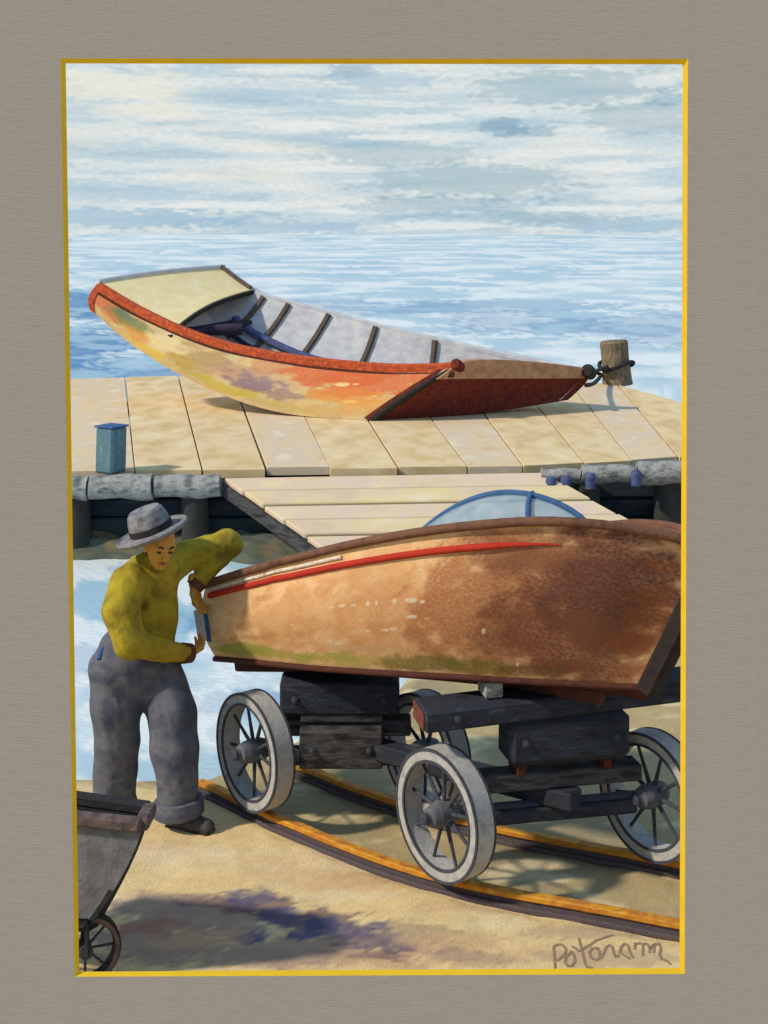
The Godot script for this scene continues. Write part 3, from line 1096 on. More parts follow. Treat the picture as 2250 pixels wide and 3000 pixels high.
func launch() -> void:
	var n2 := Vector2(-0.62, -0.784)
	var sheer := [[380, 1290], [445, 1262], [520, 1238], [600, 1214], [750, 1178], [900, 1150], [1050, 1132], [1180, 1125], [1300, 1132], [1400, 1147], [1470, 1163], [1560, 1190]]
	var chine := [[380, 1415], [450, 1421], [700, 1444], [1000, 1462], [1200, 1474], [1385, 1483], [1480, 1488]]
	var hb := [[0.0, 0.30], [0.14, 0.38], [0.3, 0.47], [0.5, 0.54], [0.68, 0.52], [0.82, 0.38], [0.92, 0.21], [1.0, 0.03]]
	var cb := [[0.0, 0.18], [0.14, 0.25], [0.3, 0.32], [0.5, 0.34], [0.68, 0.29], [0.82, 0.18], [0.92, 0.09], [1.0, 0.015]]
	var ns := 44
	var near_rows := []
	var far_rows := []
	var ns_line := []
	var fs_line := []
	var nc_line := []
	var fc_line := []
	for i in ns + 1:
		var s := i / float(ns)
		var ts := -0.57 + s * (1.66 + 0.57)
		var tc := -0.60 + s * (1.40 + 0.60)
		var hs := scurve(hb, s)
		var hc := scurve(cb, s)
		var cs := lc0 + lcd * ts
		var cc := lc0 + lcd * tc
		var a := cs + n2 * hs
		var px := 829.5 + a.x / a.y * 3000.0
		var ha := EYE - (scurve(sheer, px) - 500.0) * a.y / 3000.0
		var b := cc + n2 * hc
		px = 829.5 + b.x / b.y * 3000.0
		var hbm := EYE - (scurve(chine, px) - 500.0) * b.y / 3000.0
		var drop := 0.36 * hs
		var a2 := cs - n2 * hs
		var b2 := cc - n2 * hc
		var NA := W(a.x, a.y, ha)
		var NB := W(b.x, b.y, hbm)
		var FA := W(a2.x, a2.y, ha - drop)
		var FB := W(b2.x, b2.y, hbm - 0.03)
		var on := Vector3(n2.x, 0, -n2.y)
		var row := []
		var row2 := []
		for k in 11:
			var f := k / 10.0
			var bul := sin(f * PI) * 0.075 * smoothstep(0.0, 0.12, 1.0 - s)
			row.append(NA.lerp(NB, f) + on * bul)
			row2.append(FA.lerp(FB, f) - on * bul)
		near_rows.append(row)
		far_rows.append(row2)
		ns_line.append(NA)
		fs_line.append(FA)
		nc_line.append(NB)
		fc_line.append(FB)
	var t := thing("launch", W(0.4, 7.1, 0.9), "tan and brown wooden launch resting on the trolley, red stripe along its side", "boat")
	# topsides paint: warm tan, browner to the bow, green weed stains along the bottom (u right, v down)
	var w := 1024
	var h := 256
	var tan1 := c8(220, 178, 132)
	var rust := c8(186, 118, 74)
	var umber := c8(128, 80, 60)
	var deepb := c8(104, 66, 56)
	var green := c8(150, 156, 60)
	var olive := c8(124, 112, 60)
	var white := c8(224, 210, 186)
	var bl := [[40, 110, 60, 120, c8(222, 200, 160), 0.75, 0.25], [120, 70, 90, 40, c8(214, 176, 128), 0.5, 0.3], [260, 140, 150, 90, c8(196, 138, 88), 0.5, 0.35], [420, 130, 150, 90, rust, 0.2, 0.3], [560, 150, 150, 100, rust, 0.35, 0.3], [500, 60, 130, 50, c8(200, 150, 104), 0.5, 0.35],
		[720, 140, 160, 130, c8(160, 98, 64), 0.7, 0.3], [860, 130, 150, 150, umber, 0.9, 0.25], [930, 90, 120, 150, deepb, 0.9, 0.25], [940, 200, 100, 80, umber, 0.8, 0.3], [780, 190, 90, 50, umber, 0.5, 0.4], [760, 40, 140, 40, c8(140, 92, 66), 0.7, 0.3],
		[110, 216, 120, 26, green, 0.9, 0.2], [200, 226, 70, 20, c8(164, 160, 66), 0.7, 0.3], [330, 228, 80, 18, green, 0.7, 0.35], [450, 232, 110, 18, c8(176, 160, 84), 0.6, 0.35], [430, 226, 60, 16, green, 0.5, 0.3], [620, 232, 110, 22, olive, 0.75, 0.3], [720, 236, 90, 18, c8(120, 116, 50), 0.6, 0.35], [820, 238, 80, 14, c8(110, 84, 50), 0.6, 0.3],
		[40, 190, 44, 12, c8(160, 176, 130), 0.6, 0.3], [150, 180, 60, 12, rust, 0.45, 0.5], [200, 80, 40, 8, rust, 0.4, 0.5], [300, 175, 80, 14, rust, 0.35, 0.5], [480, 205, 90, 10, c8(200, 160, 120), 0.6, 0.4], [980, 150, 40, 120, c8(150, 84, 46), 0.5, 0.4]]
	for q in [[410, 118, 10, 3], [436, 116, 14, 4], [466, 117, 9, 3], [500, 116, 5, 5], [520, 117, 4, 6], [560, 114, 5, 5], [596, 114, 12, 4], [620, 118, 9, 5], [600, 144, 12, 4], [630, 148, 14, 3], [500, 168, 7, 3], [540, 168, 10, 3], [560, 166, 8, 3], [420, 196, 14, 3], [400, 190, 8, 2], [330, 188, 10, 2], [300, 150, 4, 4], [740, 170, 5, 7], [800, 226, 4, 6], [350, 214, 4, 5]]:
		bl.append([q[0], q[1], q[2], q[3], white, 0.9, 0.35])
	var tex := painted(w, h, [c8(224, 178, 126), c8(226, 184, 136), c8(230, 190, 144), c8(220, 170, 118)], bl, 301, 1.6)
	var st := ST()
	var inner := []
	for r in near_rows:
		var rr := []
		for p in r: rr.append(p + Vector3(n2.x, 0, -n2.y) * -0.03)
		inner.append(rr)
	shell(st, near_rows, inner)
	obj("topside", st, uvmat(tex), t)
	st = ST()
	inner = []
	for r in far_rows:
		var rr := []
		for p in r: rr.append(p + Vector3(n2.x, 0, -n2.y) * 0.03)
		inner.append(rr)
	shell(st, far_rows, inner)
	obj("topside", st, M.deck_brown, t)
	# bottom
	st = ST()
	var bot := []
	for i in ns + 1:
		var mid: Vector3 = (nc_line[i] + fc_line[i]) * 0.5 + Vector3(0, -0.05, 0)
		bot.append([nc_line[i], mid, fc_line[i]])
	loft(st, bot)
	obj("bottom", st, M.maroon, t)
	# keel
	st = ST()
	var keel := []
	for i in range(0, ns + 1, 2): keel.append((nc_line[i] + fc_line[i]) * 0.5 + Vector3(0, -0.065, 0))
	keel.resize(keel.size() - 2)
	sweep(st, keel, 0.06, 0.07)
	obj("keel", st, M.maroon, t)
	# dark chine moulding along the lower edge
	st = ST()
	var on3 := Vector3(n2.x, 0, -n2.y)
	var cl := []
	for i in range(0, ns + 1): cl.append(nc_line[i] + on3 * 0.012)
	tube(st, cl, [0.016], 8)
	obj("chine_moulding", st, M.maroon, t)
	# deck
	st = ST()
	var deck := []
	for i in ns + 1:
		var row := []
		for k in 9:
			var f := k / 8.0
			row.append(ns_line[i].lerp(fs_line[i], f) + Vector3(0, -0.012 + 0.05 * sin(f * PI) * (1.0 - i / float(ns)) * 0.4, 0))
		deck.append(row)
	loft(st, deck)
	obj("deck", st, M.deck_brown, t)
	# gunwales
	st = ST()
	var gl := []
	for i in ns + 1: gl.append(ns_line[i] + on3 * 0.012 + Vector3(0, 0.0, 0))
	tube(st, gl, [0.022], 8)
	obj("gunwale", st, M.gunwale, t)
	st = ST()
	gl = []
	for i in ns + 1: gl.append(fs_line[i] - on3 * 0.012)
	tube(st, gl, [0.022], 8)
	obj("gunwale", st, M.gunwale, t)
	# red rubbing strake and the pale line over it
	var strake := []
	var pale := []
	for i in range(1, ns + 1):
		var s := i / float(ns)
		if s > 0.83: break
		var f := lerpf(0.16, 0.125, s)
		var row: Array = near_rows[i]
		var q: Vector3 = row[int(f * 10.0)].lerp(row[int(f * 10.0) + 1], f * 10.0 - int(f * 10.0))
		strake.append(q + on3 * 0.004)
		if s > 0.02 and s < 0.42:
			f = lerpf(0.09, 0.07, s)
			q = row[0].lerp(row[1], f * 10.0)
			pale.append(q + on3 * 0.004)
	st = ST()
	var rad := []
	for i in strake.size(): rad.append(0.017 * (1.0 if i < strake.size() - 5 else (strake.size() - i) / 6.0))
	tube(st, strake, rad, 8)
	obj("rubbing_strake", st, M.red, t)
	st = ST()
	tube(st, pale, [0.010], 8)
	obj("pale_moulding", st, M.cream_line, t)
	# transom
	st = ST()
	var tn := []
	for k in 11: tn.append([near_rows[0][k], near_rows[0][k].lerp(far_rows[0][k], 0.5) + Vector3(-0.02, 0, -0.02), far_rows[0][k]])
	tn.append([nc_line[0], bot[0][1], fc_line[0]])
	loft(st, tn)
	obj("transom", st, M.stern_tan, t)
	# stem
	st = ST()
	var sp := []
	var sr := []
	for k in 11:
		var f := k / 10.0
		var p: Vector3 = (near_rows[ns][k] + far_rows[ns][k]) * 0.5
		sp.append(p + Vector3(0.01, 0, 0.0))
		sr.append(0.05)
	var pdir := Vector3(RD.x, 0, RD.z).normalized()
	sweep(st, sp, 0.13, 0.09, pdir)
	obj("stem", st, M.black_edge, t)
	# rounded pale hood amidships
	var arcs := []
	var ridge := []
	var nn := 28
	for i in nn + 1:
		var f := i / float(nn)
		var tt := lerpf(0.34, 1.16, f)
		var c := lc0 + lcd * tt
		var i2 := clampf((tt + 0.57) / 2.23, 0, 1) * ns
		var base_h: float = (at_line(ns_line, i2).y + at_line(fs_line, i2).y) * 0.5 - 0.02
		var hh := 0.205 * pow(maxf(sin(f * PI), 0.0), 0.75)
		var hw := 0.26 * pow(maxf(sin(f * PI), 0.0), 0.5)
		var row := []
		for k in 13:
			var a := PI * k / 12.0
			row.append(W(c.x, c.y, base_h) + on3 * (hw * cos(a)) + Vector3(0, hh * sin(a), 0))
		arcs.append(row)
		ridge.append(W(c.x, c.y, base_h + hh + 0.006))
	st = ST()
	loft(st, arcs)
	var hood := obj("hood", st, M.hood, t)
	st = ST()
	tube(st, ridge, [0.016], 8)
	obj("ridge_trim", st, M.blue_trim, hood)
	st = ST()
	var rb := []
	for k in range(0, 8): rb.append(arcs[19 + int(k * 0.0)][k] + Vector3(0, 0.006, 0) + pdir * (0.03 * (7 - k)))
	tube(st, rb, [0.014], 8)
	obj("hood_rib", st, M.blue_trim, hood)

# ---------------- the skiff on the pier
const SK := 14.0 / 12.0

func skiff() -> void:
	var ng := [[215, 615, 16.8], [300, 665, 16.6], [400, 712, 16.35], [500, 745, 16.15], [600, 765, 15.95], [700, 779, 15.75], [850, 791, 15.5], [985, 789, 15.3]]
	var fg := [[487, 583, 18.2], [548, 628, 18.0], [600, 648, 17.85], [680, 668, 17.65], [775, 694, 17.4], [885, 721, 17.1], [1070, 762, 16.7], [1268, 803, 16.2]]
	var nb := [[200, 672, 16.78], [262, 728, 16.58], [340, 782, 16.3], [425, 828, 16.1], [515, 866, 15.85], [610, 892, 15.65], [710, 904, 15.45], [800, 909, 15.28]]
	var NS := 28
	var ngl := resample(ng, NS)
	var fgl := resample(fg, NS)
	var nbl := resample(nb, NS)
	var fbl := []
	for i in NS + 1:
		var across: Vector3 = fgl[i] - ngl[i]
		var q: Vector3 = nbl[i] + Vector3(across.x, 0, across.z) * 0.82
		q.y = maxf(nbl[i].y + across.y * 0.35 * smoothstep(0.6, 0.0, i / float(NS)), DECK_H + 0.002)
		fbl.append(q)
		if nbl[i].y < DECK_H + 0.002: nbl[i].y = DECK_H + 0.002
	# the far quarter is less raked than the near one
	var push: Vector3 = P(1212, 864, 16.2 * SK) - fbl[NS]
	for i in NS + 1:
		fbl[i] += push * smoothstep(0.45, 1.0, i / float(NS))
		fbl[i].y = maxf(fbl[i].y, DECK_H + 0.002)
	var t := thing("skiff", nbl[NS] * 0.5 + fbl[NS] * 0.5, "orange and yellow open skiff lying on the pier, bow raised", "boat")
	var side: Vector3 = (ngl[14] - fgl[14]).normalized()
	side.y = 0.0
	# near side, painted
	var w := 1024
	var h := 256
	var or1 := c8(200, 104, 60)
	var ye := c8(206, 178, 96)
	var bl := [[60, 90, 110, 120, or1, 0.85, 0.25], [150, 110, 90, 60, c8(110, 120, 76), 0.85, 0.25], [130, 90, 50, 30, c8(92, 122, 110), 0.6, 0.3], [190, 160, 70, 50, c8(212, 140, 60), 0.7, 0.3], [290, 120, 80, 90, c8(224, 204, 150), 0.8, 0.25], [250, 210, 100, 34, c8(216, 180, 70), 0.8, 0.3],
		[420, 110, 100, 80, c8(168, 140, 96), 0.75, 0.3], [360, 170, 60, 60, c8(180, 150, 66), 0.7, 0.3], [540, 130, 110, 70, c8(176, 132, 110), 0.7, 0.35], [600, 150, 110, 46, c8(126, 104, 124), 0.8, 0.35], [700, 170, 80, 30, c8(130, 100, 110), 0.55, 0.4], [520, 215, 170, 34, c8(190, 166, 70), 0.85, 0.3], [700, 228, 110, 24, c8(186, 170, 100), 0.7, 0.3],
		[760, 60, 160, 60, c8(204, 92, 54), 0.8, 0.3], [900, 80, 150, 90, c8(204, 96, 56), 0.8, 0.3], [860, 150, 110, 50, c8(216, 130, 60), 0.7, 0.35], [950, 190, 90, 50, c8(220, 156, 84), 0.7, 0.35], [830, 220, 90, 30, c8(206, 164, 100), 0.7, 0.35], [610, 60, 90, 40, c8(196, 120, 84), 0.55, 0.35],
		[820, 96, 18, 10, c8(232, 206, 140), 0.9, 0.4], [850, 88, 10, 6, c8(232, 206, 140), 0.9, 0.4], [930, 140, 16, 6, c8(232, 200, 130), 0.8, 0.4], [880, 170, 26, 8, c8(230, 196, 120), 0.7, 0.4], [780, 120, 8, 5, c8(234, 214, 160), 0.8, 0.4]]
	var tex := painted(w, h, [c8(206, 182, 124), c8(196, 164, 122), c8(204, 176, 130), c8(198, 180, 128)], bl, 311, 1.4)
	var rows := []
	var inn := []
	for i in NS + 1:
		var r1 := []
		var r2 := []
		for k in 9:
			var f := k / 8.0
			var p: Vector3 = ngl[i].lerp(nbl[i], f) + side * (0.10 * sin(f * PI))
			r1.append(p)
			r2.append(p - side * 0.05)
		rows.append(r1)
		inn.append(r2)
	var st := ST()
	shell(st, rows, inn)
	obj("hull_side", st, uvmat(tex), t)
	# far side
	var rows2 := []
	var inn2 := []
	for i in NS + 1:
		var r1 := []
		var r2 := []
		for k in 9:
			var f := k / 8.0
			var p: Vector3 = fgl[i].lerp(fbl[i], f) - side * (0.10 * sin(f * PI))
			r1.append(p)
			r2.append(p + side * 0.05)
		rows2.append(r1)
		inn2.append(r2)
	st = ST()
	shell(st, rows2, inn2)
	obj("hull_side", st, M.inner_grey, t)
	# bottom, with floor just above
	st = ST()
	var br := []
	var fr := []
	for i in NS + 1:
		br.append([nbl[i], fbl[i]])
		var u := Vector3(0, 0.06, 0)
		fr.append([nbl[i].lerp(fbl[i], 0.04) + u, nbl[i].lerp(fbl[i], 0.96) + u])
	shell(st, br, fr)
	obj("bottom", st, M.floor_white, t)
	# bow and stern boards
	for e in [0, NS]:
		st = ST()
		var o := []
		var i_ := []
		var dirn: Vector3 = (ngl[1] - ngl[0]).normalized() * (1.0 if e == 0 else -1.0)
		for k in 9:
			var r1 := []
			var r2 := []
			for j in 7:
				var f := lerpf(-0.01, 1.03, j / 6.0)
				var dip := Vector3(0, -0.05 * sin(f * PI), 0) * (k / 8.0) if e == NS else Vector3.ZERO
				var p: Vector3 = rows[e][k].lerp(rows2[e][k], f) + dip
				r1.append(p - dirn * 0.025)
				r2.append(p + dirn * 0.07)
			o.append(r1)
			i_.append(r2)
		shell(st, o, i_)
		obj("transom" if e == NS else "bow_board", st, M.stern_red if e == NS else M.orange_rail, t)
	# tan capping board across the stern
	st = ST()
	var cap := []
	var capd := []
	for j in 13:
		var f := j / 12.0
		var p: Vector3 = ngl[NS].lerp(fgl[NS], f) + Vector3(0, 0.02 + 0.09 * pow(sin(f * PI), 0.6) * (1.0 - 0.5 * f), 0)
		var q: Vector3 = rows[NS][2].lerp(rows2[NS][2], f)
		p += (q - p) * 0.0
		cap.append([p + Vector3(0.05, 0.015, 0.05), p.lerp(q, 0.95) + Vector3(0.05, 0, 0.06)])
		capd.append([p + Vector3(-0.14, 0.015, -0.05), p.lerp(q, 0.95) + Vector3(-0.04, 0, 0.0)])
	shell(st, cap, capd)
	obj("stern_cap", st, M.stern_tan, t)
	for e in [[ngl[NS], 0.075], [fgl[NS], 0.095]]:
		st = ST()
		var p: Vector3 = e[0]
		lathe(st, [[0.001, -0.11], [e[1] * 0.9, -0.11], [e[1], -0.07], [e[1], 0.07], [e[1] * 0.8, 0.11], [0.001, 0.12]], Transform3D(Basis(Vector3(1, 0, 0.4).normalized(), PI * 0.4), p + Vector3(0.02, 0.0, 0.03)), 14)
		obj("quarter_block", st, M.stern_red if e[1] < 0.08 else M.black_edge, t)
	# dark corner moulding where side meets stern
	st = ST()
	var cm := []
	for k in 9: cm.append(rows[NS][k] + Vector3(0.01, -0.005, 0.02))
	tube(st, cm, [0.02, 0.03, 0.035, 0.04, 0.045, 0.05, 0.05, 0.05, 0.045], 8)
	obj("corner_moulding", st, M.black_edge, t)
	# gunwales
	st = ST()
	var pr := []
	for p in ngl: pr.append(p + side * 0.02 + Vector3(0, -0.03, 0))
	sweep(st, pr, 0.11, 0.13)
	obj("gunwale", st, M.orange_rail, t)
	st = ST()
	pr = []
	for p in ngl: pr.append(p + side * 0.06 + Vector3(0, -0.115, 0))
	sweep(st, pr, 0.06, 0.07)
	obj("rubbing_strake", st, M.maroon, t)
	st = ST()
	sweep(st, fgl, 0.1, 0.08)
	obj("gunwale", st, M.inner_grey, t)
	# foredeck
	st = ST()
	var fd := []
	var fdl := []
	for j in 9:
		var f := j / 8.0
		var a: Vector3 = ngl[0].lerp(fgl[0], f)
		var ie := lerpf(NS * 0.265, NS * 0.145, f)
		var b1: Vector3 = at_line(ngl, ie)
		var b2: Vector3 = at_line(fgl, ie)
		var b := b1.lerp(b2, f)
		var r1 := []
		var r2 := []
		for k in 7:
			var g := k / 6.0
			var side_n: Vector3 = at_line(ngl, ie * g)
			var side_f: Vector3 = at_line(fgl, ie * g)
			var p: Vector3 = side_n.lerp(side_f, f) + Vector3(0, 0.035 + 0.03 * sin(f * PI), 0)
			r1.append(p)
			r2.append(p - Vector3(0, 0.045, 0))
		fd.append(r1)
		fdl.append(r2)
	shell(st, fd, fdl)
	var fdo := obj("foredeck", st, M.cream_deck, t)
	st = ST()
	var edge := []
	for r in fd: edge.append(r[6] + Vector3(0.0, -0.05, 0.01))
	tube(st, edge, [0.035], 8)
	obj("deck_edge", st, M.black_edge, fdo)
	st = ST()
	edge = []
	for r in fd: edge.append(r[0] + Vector3(-0.02, 0.01, 0.0))
	tube(st, edge, [0.04], 8)
	obj("bow_rail", st, M.inner_grey, fdo)
	# deck side coaming on the far side
	st = ST()
	edge = []
	for k in range(0, 7): edge.append(fd[8][k].lerp(fd[7][k], 0.3) + Vector3(0, 0.02, 0))
	tube(st, edge, [0.035], 8)
	obj("coaming", st, M.rib, fdo)
	# ribs on the far inner side
	for fi in [6.2, 9.6, 13.6, 17.7, 21.4]:
		st = ST()
		var i := int(fi)
		var pts := []
		for k in 9: pts.append(inn2[i][k].lerp(inn2[i + 1][k], fi - i) + side * 0.02)
		sweep(st, pts, 0.075, 0.07, (ngl[14] - fgl[14]).normalized())
		obj("rib", st, M.rib, t)
	# seat riser along the far side
	st = ST()
	pr = []
	for i in range(5, NS - 1): pr.append(inn2[i][5] + side * 0.09)
	sweep(st, pr, 0.13, 0.075)
	obj("seat_riser", st, M.riser, t)
	st = ST()
	pr = []
	for i in range(5, NS - 1): pr.append(inn2[i][6] + side * 0.2 + Vector3(0, -0.05, 0))
	sweep(st, pr, 0.05, 0.07)
	obj("seat_riser", st, M.dark_oar, t)
	# thwart under the foredeck edge
	st = ST()
	bar(st, inn[7][3], inn2[6][5], 0.34, 0.06, 0.01)
	obj("thwart", st, M.dark_oar, t)
	# rolled bundle stowed under the deck edge: a thing of its own
	var rb := thing("rolled_sail", P(470, 716, 16.9 * SK), "dark purple roll stowed under the skiff's cream foredeck", "bundle")
	st = ST()
	tube(st, [P(405, 714, 16.9 * SK), P(440, 714, 16.92 * SK), P(490, 712, 16.95 * SK), P(523, 711, 16.98 * SK)], [0.05, 0.075, 0.085, 0.085], 12)
	obj("roll", st, M.dark_oar, rb)

func at_line(l: Array, f: float) -> Vector3:
	var i := clampi(int(f), 0, l.size() - 2)
	return l[i].lerp(l[i + 1], f - i)

func resample(pts: Array, n: int) -> Array:
	var out := []
	for i in n + 1:
		var f := i / float(n) * (pts.size() - 1)
		var xs := []
		var ys := []
		var zs := []
		for k in pts.size():
			xs.append([k, pts[k][0]])
			ys.append([k, pts[k][1]])
			zs.append([k, pts[k][2]])
		out.append(P(scurve(xs, f), scurve(ys, f), scurve(zs, f) * SK))
	return out

# ---------------- posts on the pier
func bollards() -> void:
	var b := G(1334, 829, DECK_H)
	var t := thing("mooring_post", b, "brown timber mooring post with dark rope tied round it", "post")
	var st := ST()
	lathe(st, [[0.001, -0.02], [0.245, -0.02], [0.235, 0.1], [0.22, 0.4], [0.225, 0.66], [0.2, 0.69], [0.001, 0.70]], Transform3D(Basis(Vector3(0, 0, 1), 0.09), b), 14, true)
	obj("shaft", st, M.post, t)
	var rp := thing("mooring_rope", b + Vector3(0, 0.22, 0), "black rope looped round the post and trailing to the skiff's stern", "rope")
	st = ST()
	var pts := []
	for i in 25:
		var a := TAU * i / 24.0
		pts.append(b + Vector3(cos(a) * 0.27 - 0.02, 0.30 + 0.05 * sin(a * 2.0) + 0.02 * cos(a), sin(a) * 0.27))
	tube(st, pts, [0.032], 8)
	obj("loop", st, M.rope, rp)
	st = ST()
	pts = []
	for i in 19:
		var a := lerpf(-0.4, 3.4, i / 18.0)
		pts.append(b + Vector3(-0.24 - 0.12 * sin(a * 0.9), 0.30 - 0.05 * i / 18.0 * 3.2, 0.12 + 0.16 * cos(a)))
	var last: Vector3 = pts[pts.size() - 1]
	for i in range(1, 7): pts.append(last.lerp(P(1266, 832, 18.6), i / 6.0) + Vector3(0, -0.05 * sin(PI * i / 6.0), 0))
	tube(st, pts, [0.03], 8)
	obj("tail", st, M.rope, rp)
	# square post by the front edge
	var p := P(240, 1022, 14.06)
	p.y = DECK_H
	var q := thing("square_post", p, "blue grey square timber post standing on the pier's front edge", "post")
	st = ST()
	var bas := Basis(Vector3.UP, -0.55)
	var hw := 0.115
	var c := p + Vector3(0, 0.22, 0)
	boxb(st, c, bas * Vector3(hw * 2, 0, 0), Vector3(0.01, 0.46, 0), bas * Vector3(0, 0, hw * 2), 0.02)
	obj("shaft", st, M.teal_post, q)
	st = ST()
	boxb(st, c + Vector3(0.005, 0.238, 0), bas * Vector3(hw * 2 + 0.02, 0, 0), Vector3(0, 0.02, 0), bas * Vector3(0, 0, hw * 2 + 0.02), 0.006)
	obj("cap", st, M.blue_trim, q)

# ---------------- the man
func hand_prims(wrist: Vector3, f: Vector3, p: Vector3, curl: float, mirror: float) -> Array:
	f = f.normalized()
	var u := f.cross(p).normalized() * mirror
	p = (p - f * p.dot(f)).normalized()
	var out := []
	out.append(["c", wrist - f * 0.05, wrist + f * 0.02, 0.027, 0.026, 0.02])
	for i in 4:
		var o := u * (0.030 - 0.020 * i)
		out.append(["c", wrist + f * 0.015 + o * 0.55, wrist + f * 0.082 + o, 0.018, 0.0135, 0.012])
	var ln := [[0.042, 0.026, 0.021], [0.046, 0.030, 0.023], [0.043, 0.027, 0.022], [0.034, 0.021, 0.019]]
	for i in 4:
		var o := u * (0.031 - 0.0205 * i)
		var q := wrist + f * (0.088 - 0.004 * absf(i - 1.0)) + o
		var ang := curl * 0.5
		for k in 3:
			ang += curl * (0.55 if k > 0 else 0.15)
			var dr := f * cos(ang) + p * sin(ang)
			var e: Vector3 = q + dr * ln[i][k]
			out.append(["c", q, e, 0.0105 - 0.001 * k, 0.0098 - 0.001 * k, 0.004])
			q = e
	var th := wrist + f * 0.03 + u * 0.03
	var t1 := th + (f * 0.5 + u * 0.55 + p * 0.45).normalized() * 0.045
	var t2 := t1 + (f * 0.75 + u * 0.05 + p * 0.6).normalized() * 0.032
	out.append(["c", th, t1, 0.016, 0.012, 0.012])
	out.append(["c", t1, t2, 0.0115, 0.0095, 0.004])
	return out

func man() -> void:
	var foot := G(400, 1792)
	var t := thing("person", foot, "man in grey hat, yellow shirt and grey trousers working at the launch's end", "person")
	# joints
	var pelvis := P(296, 1425, 7.56)
	var waist := P(290, 1375, 7.57)
	var mid := P(296, 1320, 7.58)
	var chest := P(325, 1255, 7.6)
	var neck := P(345, 1208, 7.58)
	var headc := P(345, 1180, 7.46)
	var shR := P(278, 1258, 7.44)
	var elR := P(280, 1390, 7.29)
	var wrR := P(408, 1412, 7.56)
	var haR := P(440, 1398, 7.68)
	var shL := P(392, 1205, 7.74)
	var elL := P(503, 1168, 7.84)
	var wrL := P(420, 1268, 7.74)
	var haL := P(427, 1305, 7.74)
	var hipR := P(252, 1455, 7.5)
	var knR := P(252, 1585, 7.5)
	var anR := P(246, 1742, 7.62)
	var hipL := P(345, 1455, 7.62)
	var knL := P(383, 1575, 7.46)
	var anL := P(383, 1745, 7.44)
	# facing: to the right, towards us and down
	var look := Vector3(0.46, -0.30, 0.83).normalized()
	var hx := Vector3.UP.cross(look).normalized()
	var hup := look.cross(hx).normalized()
	var roll := Basis(look, -0.12)
	hx = roll * hx
	hup = roll * hup
	var hb := Basis(hx, hup, look)
	# one body
	var body := [["c", pelvis, P(312, 1320, 7.61), 0.12, 0.12, 0.06], ["c", P(312, 1320, 7.61), chest, 0.12, 0.12, 0.06], ["c", shR, shL, 0.045, 0.045, 0.03], ["c", chest, neck, 0.07, 0.05, 0.03], ["c", neck, headc, 0.055, 0.055, 0.02],
		["c", shR, elR, 0.05, 0.042, 0.03], ["c", elR, wrR, 0.042, 0.03, 0.02], ["c", shL, elL, 0.05, 0.042, 0.03], ["c", elL, wrL, 0.042, 0.03, 0.02],
		["c", hipR, knR, 0.085, 0.06, 0.05], ["c", knR, anR, 0.06, 0.042, 0.03], ["c", hipL, knL, 0.085, 0.06, 0.05], ["c", knL, anL, 0.06, 0.042, 0.03]]
	var bm := put("body", solid(body, 0.018), M.skin, t)
	# head and hands join the body's own mesh
	var fine := [["e", headc + hup * 0.025 - look * 0.008, hb, Vector3(0.077, 0.095, 0.092), 0.03], ["e", headc - hup * 0.05 + look * 0.03, hb, Vector3(0.055, 0.058, 0.056), 0.03], ["c", neck, headc - look * 0.01, 0.055, 0.055, 0.02],
		["c", headc + hup * 0.022 + look * 0.085, headc - hup * 0.022 + look * 0.108, 0.010, 0.015, 0.012],
		["c", headc + hup * 0.03 + hx * 0.045 + look * 0.07, headc + hup * 0.03 - hx * 0.045 + look * 0.07, 0.014, 0.014, 0.015],
		["-e", headc + hup * 0.008 + hx * 0.032 + look * 0.092, hb, Vector3(0.016, 0.011, 0.012), 0.012], ["-e", headc + hup * 0.008 - hx * 0.032 + look * 0.092, hb, Vector3(0.016, 0.011, 0.012), 0.012],
		["e", headc - hup * 0.085 + look * 0.062, hb, Vector3(0.026, 0.022, 0.022), 0.02],
		["e", headc + hx * 0.078 - hup * 0.005, hb, Vector3(0.012, 0.032, 0.02), 0.006], ["e", headc - hx * 0.078 - hup * 0.005, hb, Vector3(0.012, 0.032, 0.02), 0.006]]
	var hm := solid(fine, 0.005)
	var hands := solid(hand_prims(wrR, haR - wrR, Vector3(0.1, 0.5, -0.7), 0.85, -1.0), 0.0036)
	var hands2 := solid(hand_prims(wrL, haL - wrL, Vector3(0.8, 0.0, 0.4), 0.9, 1.0), 0.0036)
	var join := SurfaceTool.new()
	join.begin(Mesh.PRIMITIVE_TRIANGLES)
	for q in [bm.mesh, hm, hands, hands2]: join.append_from(q, 0, Transform3D())
	bm.mesh = join.commit()
	# eyes, lips, brows
	for s in [-1.0, 1.0]:
		var e := put("eye", solid([["e", headc + hup * 0.004 + hx * 0.032 * s + look * 0.076, hb, Vector3(0.012, 0.0045, 0.01), 0.004]], 0.0025), M.black_edge, bm)
		var st0 := ST()
		tube(st0, [headc + hup * 0.034 + hx * 0.016 * s + look * 0.091, headc + hup * 0.04 + hx * 0.034 * s + look * 0.087, headc + hup * 0.033 + hx * 0.052 * s + look * 0.076], [0.004, 0.005, 0.003], 6)
		obj("eyebrow", st0, M.hat_band, bm)
	put("lips", solid([["c", headc - hup * 0.055 + hx * 0.02 + look * 0.083, headc - hup * 0.055 + look * 0.091, 0.005, 0.007, 0.006], ["c", headc - hup * 0.055 - hx * 0.02 + look * 0.083, headc - hup * 0.055 + look * 0.091, 0.005, 0.007, 0.006]], 0.0025), M.lips, bm)
	# hair at the nape
	put("hair", solid([["e", headc + hup * 0.03 - look * 0.03, hb, Vector3(0.084, 0.085, 0.082), 0.02], ["e", headc - hup * 0.02 - look * 0.055, hb, Vector3(0.066, 0.05, 0.045), 0.02]], 0.006, 0.006, 8), M.hat_band, t)
